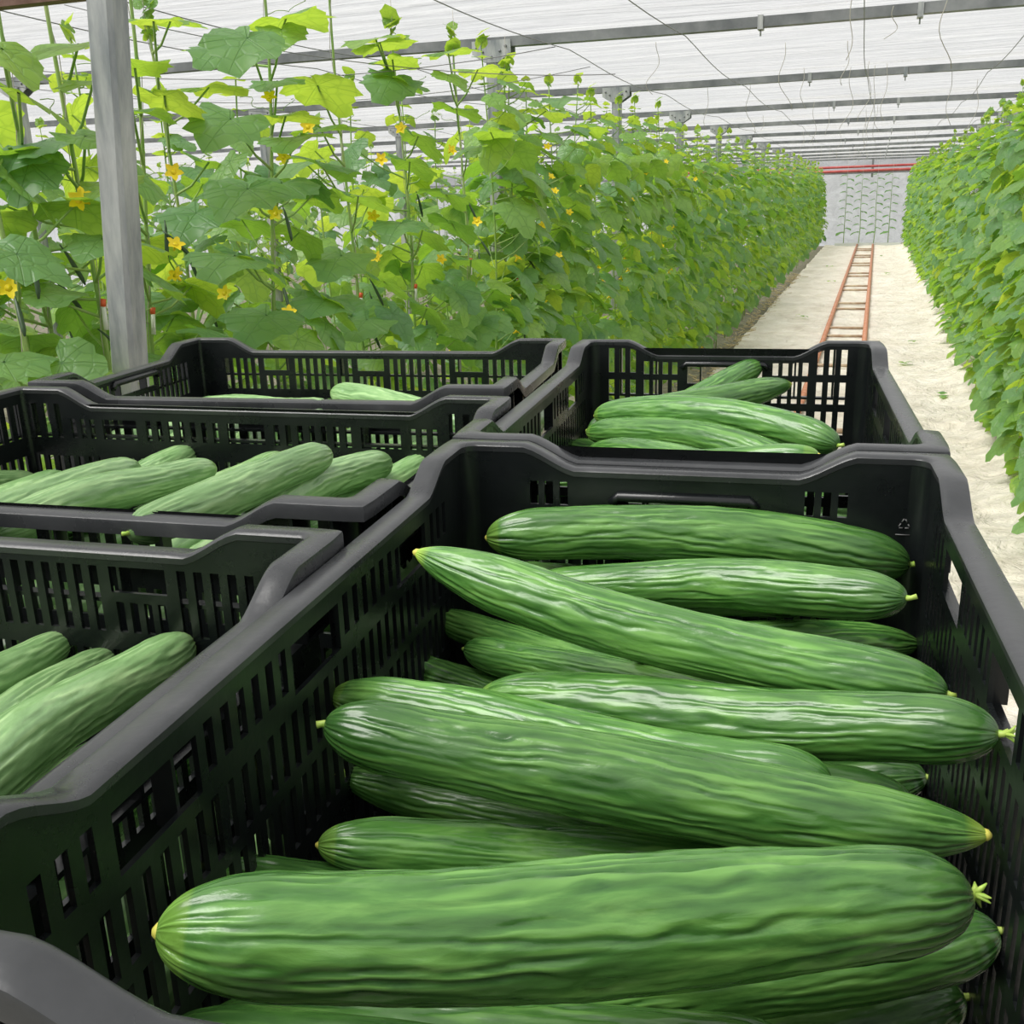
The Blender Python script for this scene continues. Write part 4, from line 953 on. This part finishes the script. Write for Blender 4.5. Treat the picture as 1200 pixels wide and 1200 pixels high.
# posts
def post(x, y, lean, label, w=.032, zt=None, grp='galvanised posts'):
    zt = zt or ZC - .022
    r = empty('steel_post', (x, y, 0)); tag(r, label, 'post', grp)
    mb = MB(); vs = []
    c = w * .28
    sec = [(-w, -w + c), (-w + c, -w), (w - c, -w), (w, -w + c), (w, w - c), (w - c, w), (-w + c, w), (-w, w - c)]
    for z in (0, zt * .5, zt): vs += [(a + lean * z, b, z) for a, b in sec]
    fs = [(k_ * 8 + j, k_ * 8 + (j + 1) % 8, (k_ + 1) * 8 + (j + 1) % 8, (k_ + 1) * 8 + j) for k_ in range(2) for j in range(8)] + [tuple(range(8))[::-1], tuple(16 + j for j in range(8))]
    mb.add(vs, fs); mb.build('shaft', M_GALV, r)
    mb = MB(); t = lean * zt                       # gusset plates under the beam, with bolts
    for s in (-1, 1):
        yq = s * (w + .003)
        mb.add([(t - .10, yq - .002, zt + .03), (t + .10, yq - .002, zt + .03), (t + .10, yq - .002, zt - .03), (t + .035, yq - .002, zt - .07), (t - .035, yq - .002, zt - .07), (t - .10, yq - .002, zt - .03)] +
               [(t - .10, yq + .002, zt + .03), (t + .10, yq + .002, zt + .03), (t + .10, yq + .002, zt - .03), (t + .035, yq + .002, zt - .07), (t - .035, yq + .002, zt - .07), (t - .10, yq + .002, zt - .03)],
               [(0, 1, 2, 3, 4, 5)[::-1], (6, 7, 8, 9, 10, 11)] + [(j, (j + 1) % 6, 6 + (j + 1) % 6, 6 + j) for j in range(6)])
    mb.build('gusset_plate', M_GALV, r)
    mb = MB()
    for s in (-1, 1):
        for (a, b) in ((-.075, 0), (.075, 0), (0, -.045), (-.045, -.02), (.045, -.02)):
            mb.tube([(t + a, s * (w + .004), zt + b), (t + a, s * (w + .009), zt + b)], .007, 6)
    mb.build('bolt', M_BAR, r)
post(-1.463, 1.62, .0896, 'near galvanised post, closest to the crates, leaning slightly', .027)
for k in range(11):
    post(-1.84, 5.15 + 2.63 * k, .004, 'galvanised post in the left row under the %s ceiling beam' % ORD[k])
for k in range(4):
    post(-4.78, 5.15 + 2.63 * k, .0, 'galvanised post in the next row left under the %s ceiling beam' % ORD[k])
for k in range(3, 6):
    post(1.28, 5.15 + 2.63 * k, .0, 'post half hidden in the right hand row under the %s ceiling beam' % ORD[k])
# long wires
WX = [(-.89, .68, 'wire above the aisle, left of the middle'), (-1.45, .66, 'wire above the aisle edge of the left row'), (-2.35, .66, 'wire over the second line of the left row'), (-2.80, .66, 'wire passing behind the near post'),
      (-.10, .69, 'wire above the rails'), (.62, .68, 'wire above the right edge of the aisle'), (.98, .66, 'wire over the right hand row'), (-4.4, .68, 'wire over the next row left')]
for X, z, lab in WX:
    mb = MB(); pts = []
    for i in range(120):
        y_ = -1 + 34.6 * i / 119; ph = ((y_ - 5.15) / 2.63) % 1
        pts.append((X + .02 * math.sin(y_ * .7 + X), y_, CAMZ + z - .035 * math.sin(PI * ph)))
    mb.tube(pts, .0022, 5); tag(mb.build('support_wire', M_WIRE), 'thin lengthwise ' + lab, 'wire', 'lengthwise support wires')
# a few slack wires crossing at the upper left
for n_, (a, b, sg) in enumerate((((-3.1, 2.7, .52), (-1.0, 3.4, .45), .10), ((-2.2, 2.6, .55), (-.9, 3.8, .40), .06), ((-3.4, 3.3, .50), (-1.2, 4.6, .52), .12))):
    mb = MB(); a = V(a); b = V(b)
    mb.tube([a.lerp(b, q / 20) + V((0, 0, CAMZ - sg * 4 * (q / 20) * (1 - q / 20))) for q in range(21)], .0014, 4)
    tag(mb.build('slack_wire', M_WIRE), ('slack wire sagging across the near vines, lowest one', 'slack wire starting beside the near post top', 'slack wire looping behind the near bare vines')[n_], 'wire', 'slack wires over the near vines')
# hanging twine
rg = random.Random(21); n_ = 0
for k in range(46):
    yb = 5.15 + 2.63 * rg.randrange(0, 9) + rg.uniform(-.9, .9); X = rg.choice([-.9, -.1, .62, -.5, .3, -1.2]) + rg.uniform(-.12, .12)
    l_ = rg.uniform(.12, .42); w = rg.uniform(.01, .05); p = rg.uniform(0, 6)
    mb = MB(); mb.tube([(X + w * math.sin(p + q * .55) * q / 12, yb + w * math.cos(p + q * .4) * q / 12, ZC - .01 - l_ * q / 12) for q in range(13)], .0016, 4)
    far = yb > 10
    tag(mb.build('hanging_twine', M_TWINE), 'short loose twine hanging from the ceiling ' + ('far down the aisle' if far else 'over the near part of the aisle'), 'twine', 'twines hanging ' + ('far down the aisle' if far else 'over the near aisle'))
# red heating pipes across the end wall
for n_, (z, r) in enumerate(((CAMZ + .555, .030), (CAMZ + .435, .034))):
    mb = MB(); mb.tube([(-6, 33.6 - .1 * n_, z - .02), (-1, 33.6 - .1 * n_, z), (4, 33.6 - .1 * n_, z + .02)], r * 1.15, 12)
    tag(mb.build('heating_pipe', M_PIPE), ('upper', 'lower')[n_] + ' of two red pipes crossing in front of the end wall', 'pipe', 'red pipes at the end wall')
m_ = MB(); m_.box(-.22, -.16, 33.72, 33.80, 1.95, ZC + .03); tag(m_.build('pipe_bracket', M_BAR), 'short grey bracket behind the red pipes at the end wall', 'bracket')
# young vines on strings before the end wall
for n_, X in enumerate((-.86, -.44, -.02, .38)):
    rg = random.Random(900 + n_); root = empty('young_cucumber_vine', (X, 32.9, 0))
    tag(root, 'young vine on a string before the end wall, %s from the left' % ('first', 'second', 'third', 'fourth')[n_], 'climbing plant', 'young vines before the end wall')
    st = MB(); fo = Foliage()
    st.tube([(0, 0, .02), (.03 * math.sin(n_), 0, .5), (0, 0, 1.2), (0, 0, 2.0)], [.014, .012, .009, .004], 6)
    for k in range(15):
        z = .38 + k * .115; s_ = 1 if k % 2 else -1; a = rg.uniform(-.5, .5)
        p = V((s_ * .09, -.05 * rg.random(), z + .04)); st.tube([(0, 0, z), tuple(p)], .004, 4)
        fo.leaf(p, V((s_ * math.cos(a), -abs(math.sin(a)) - .2, -.22)), V((0, 0, 1)), .145 if k else .20, rg, 14, 2, tone=0)
    link('stem', st.mesh('stem', M_STEM), root); link('foliage', fo.mesh(), root)
    tw = MB(); tw.tube([(0, 0, 1.9), (0, 0, ZC - .01)], .003, 4); link('support_twine', tw.mesh('support_twine', M_TWINE), root)
mb = MB(); mb.box(-1.1, .75, 32.75, 33.05, .02, .10); tag(mb.build('growing_trough', simple('trough', (.55, .57, .55), .6)), 'low pale growing trough on the ground below the young vines', 'trough')

# ---------------------------------------------------------------- light and camera
wd = bpy.data.worlds.new('overcast'); bpy.context.scene.world = wd; wd.use_nodes = True; nt = wd.node_tree; nt.nodes.clear()
wo = N(nt, 'ShaderNodeOutputWorld'); bg = N(nt, 'ShaderNodeBackground'); tc = N(nt, 'ShaderNodeTexCoord'); sx = N(nt, 'ShaderNodeSeparateXYZ'); L(nt, tc.outputs['Generated'], sx.inputs[0])
rp = ramp(nt, [(.0, (.55, .57, .55)), (.5, (.80, .82, .83)), (.75, (1, 1, 1)), (1.0, (1.0, 1.0, 1.0))]); mr = N(nt, 'ShaderNodeMapRange'); mr.inputs[1].default_value = -1; mr.inputs[2].default_value = 1
L(nt, sx.outputs[2], mr.inputs[0]); L(nt, mr.outputs[0], rp.inputs[0]); L(nt, rp.outputs[0], bg.inputs[0]); bg.inputs[1].default_value = .50; L(nt, bg.outputs[0], wo.inputs[0])
sl = bpy.data.lights.new('daylight', 'SUN'); sl.energy = 4.3; sl.angle = math.radians(40); sl.color = (1, .98, .94)
so = bpy.data.objects.new('daylight', sl); col.objects.link(so); so.rotation_euler = (math.radians(18), math.radians(-28), 0)

cam = bpy.data.cameras.new('camera'); co = bpy.data.objects.new('camera', cam); col.objects.link(co)
cam.sensor_width = 36; cam.sensor_height = 36; cam.sensor_fit = 'HORIZONTAL'; cam.lens = 36.0; cam.clip_start = .01; cam.clip_end = 200
R_ = CAMM
co.matrix_world = Matrix(((R_[0][0], -R_[1][0], -R_[2][0], 0), (R_[0][1], -R_[1][1], -R_[2][1], 0), (R_[0][2], -R_[1][2], -R_[2][2], CAMZ), (0, 0, 0, 1)))
sc = bpy.context.scene; sc.camera = co
sc.view_settings.view_transform = 'Standard'; sc.view_settings.look = 'None'; sc.view_settings.gamma = 1; sc.view_settings.use_curve_mapping = False
sc.view_settings.exposure = .74
sc.cycles.transparent_max_bounces = 16
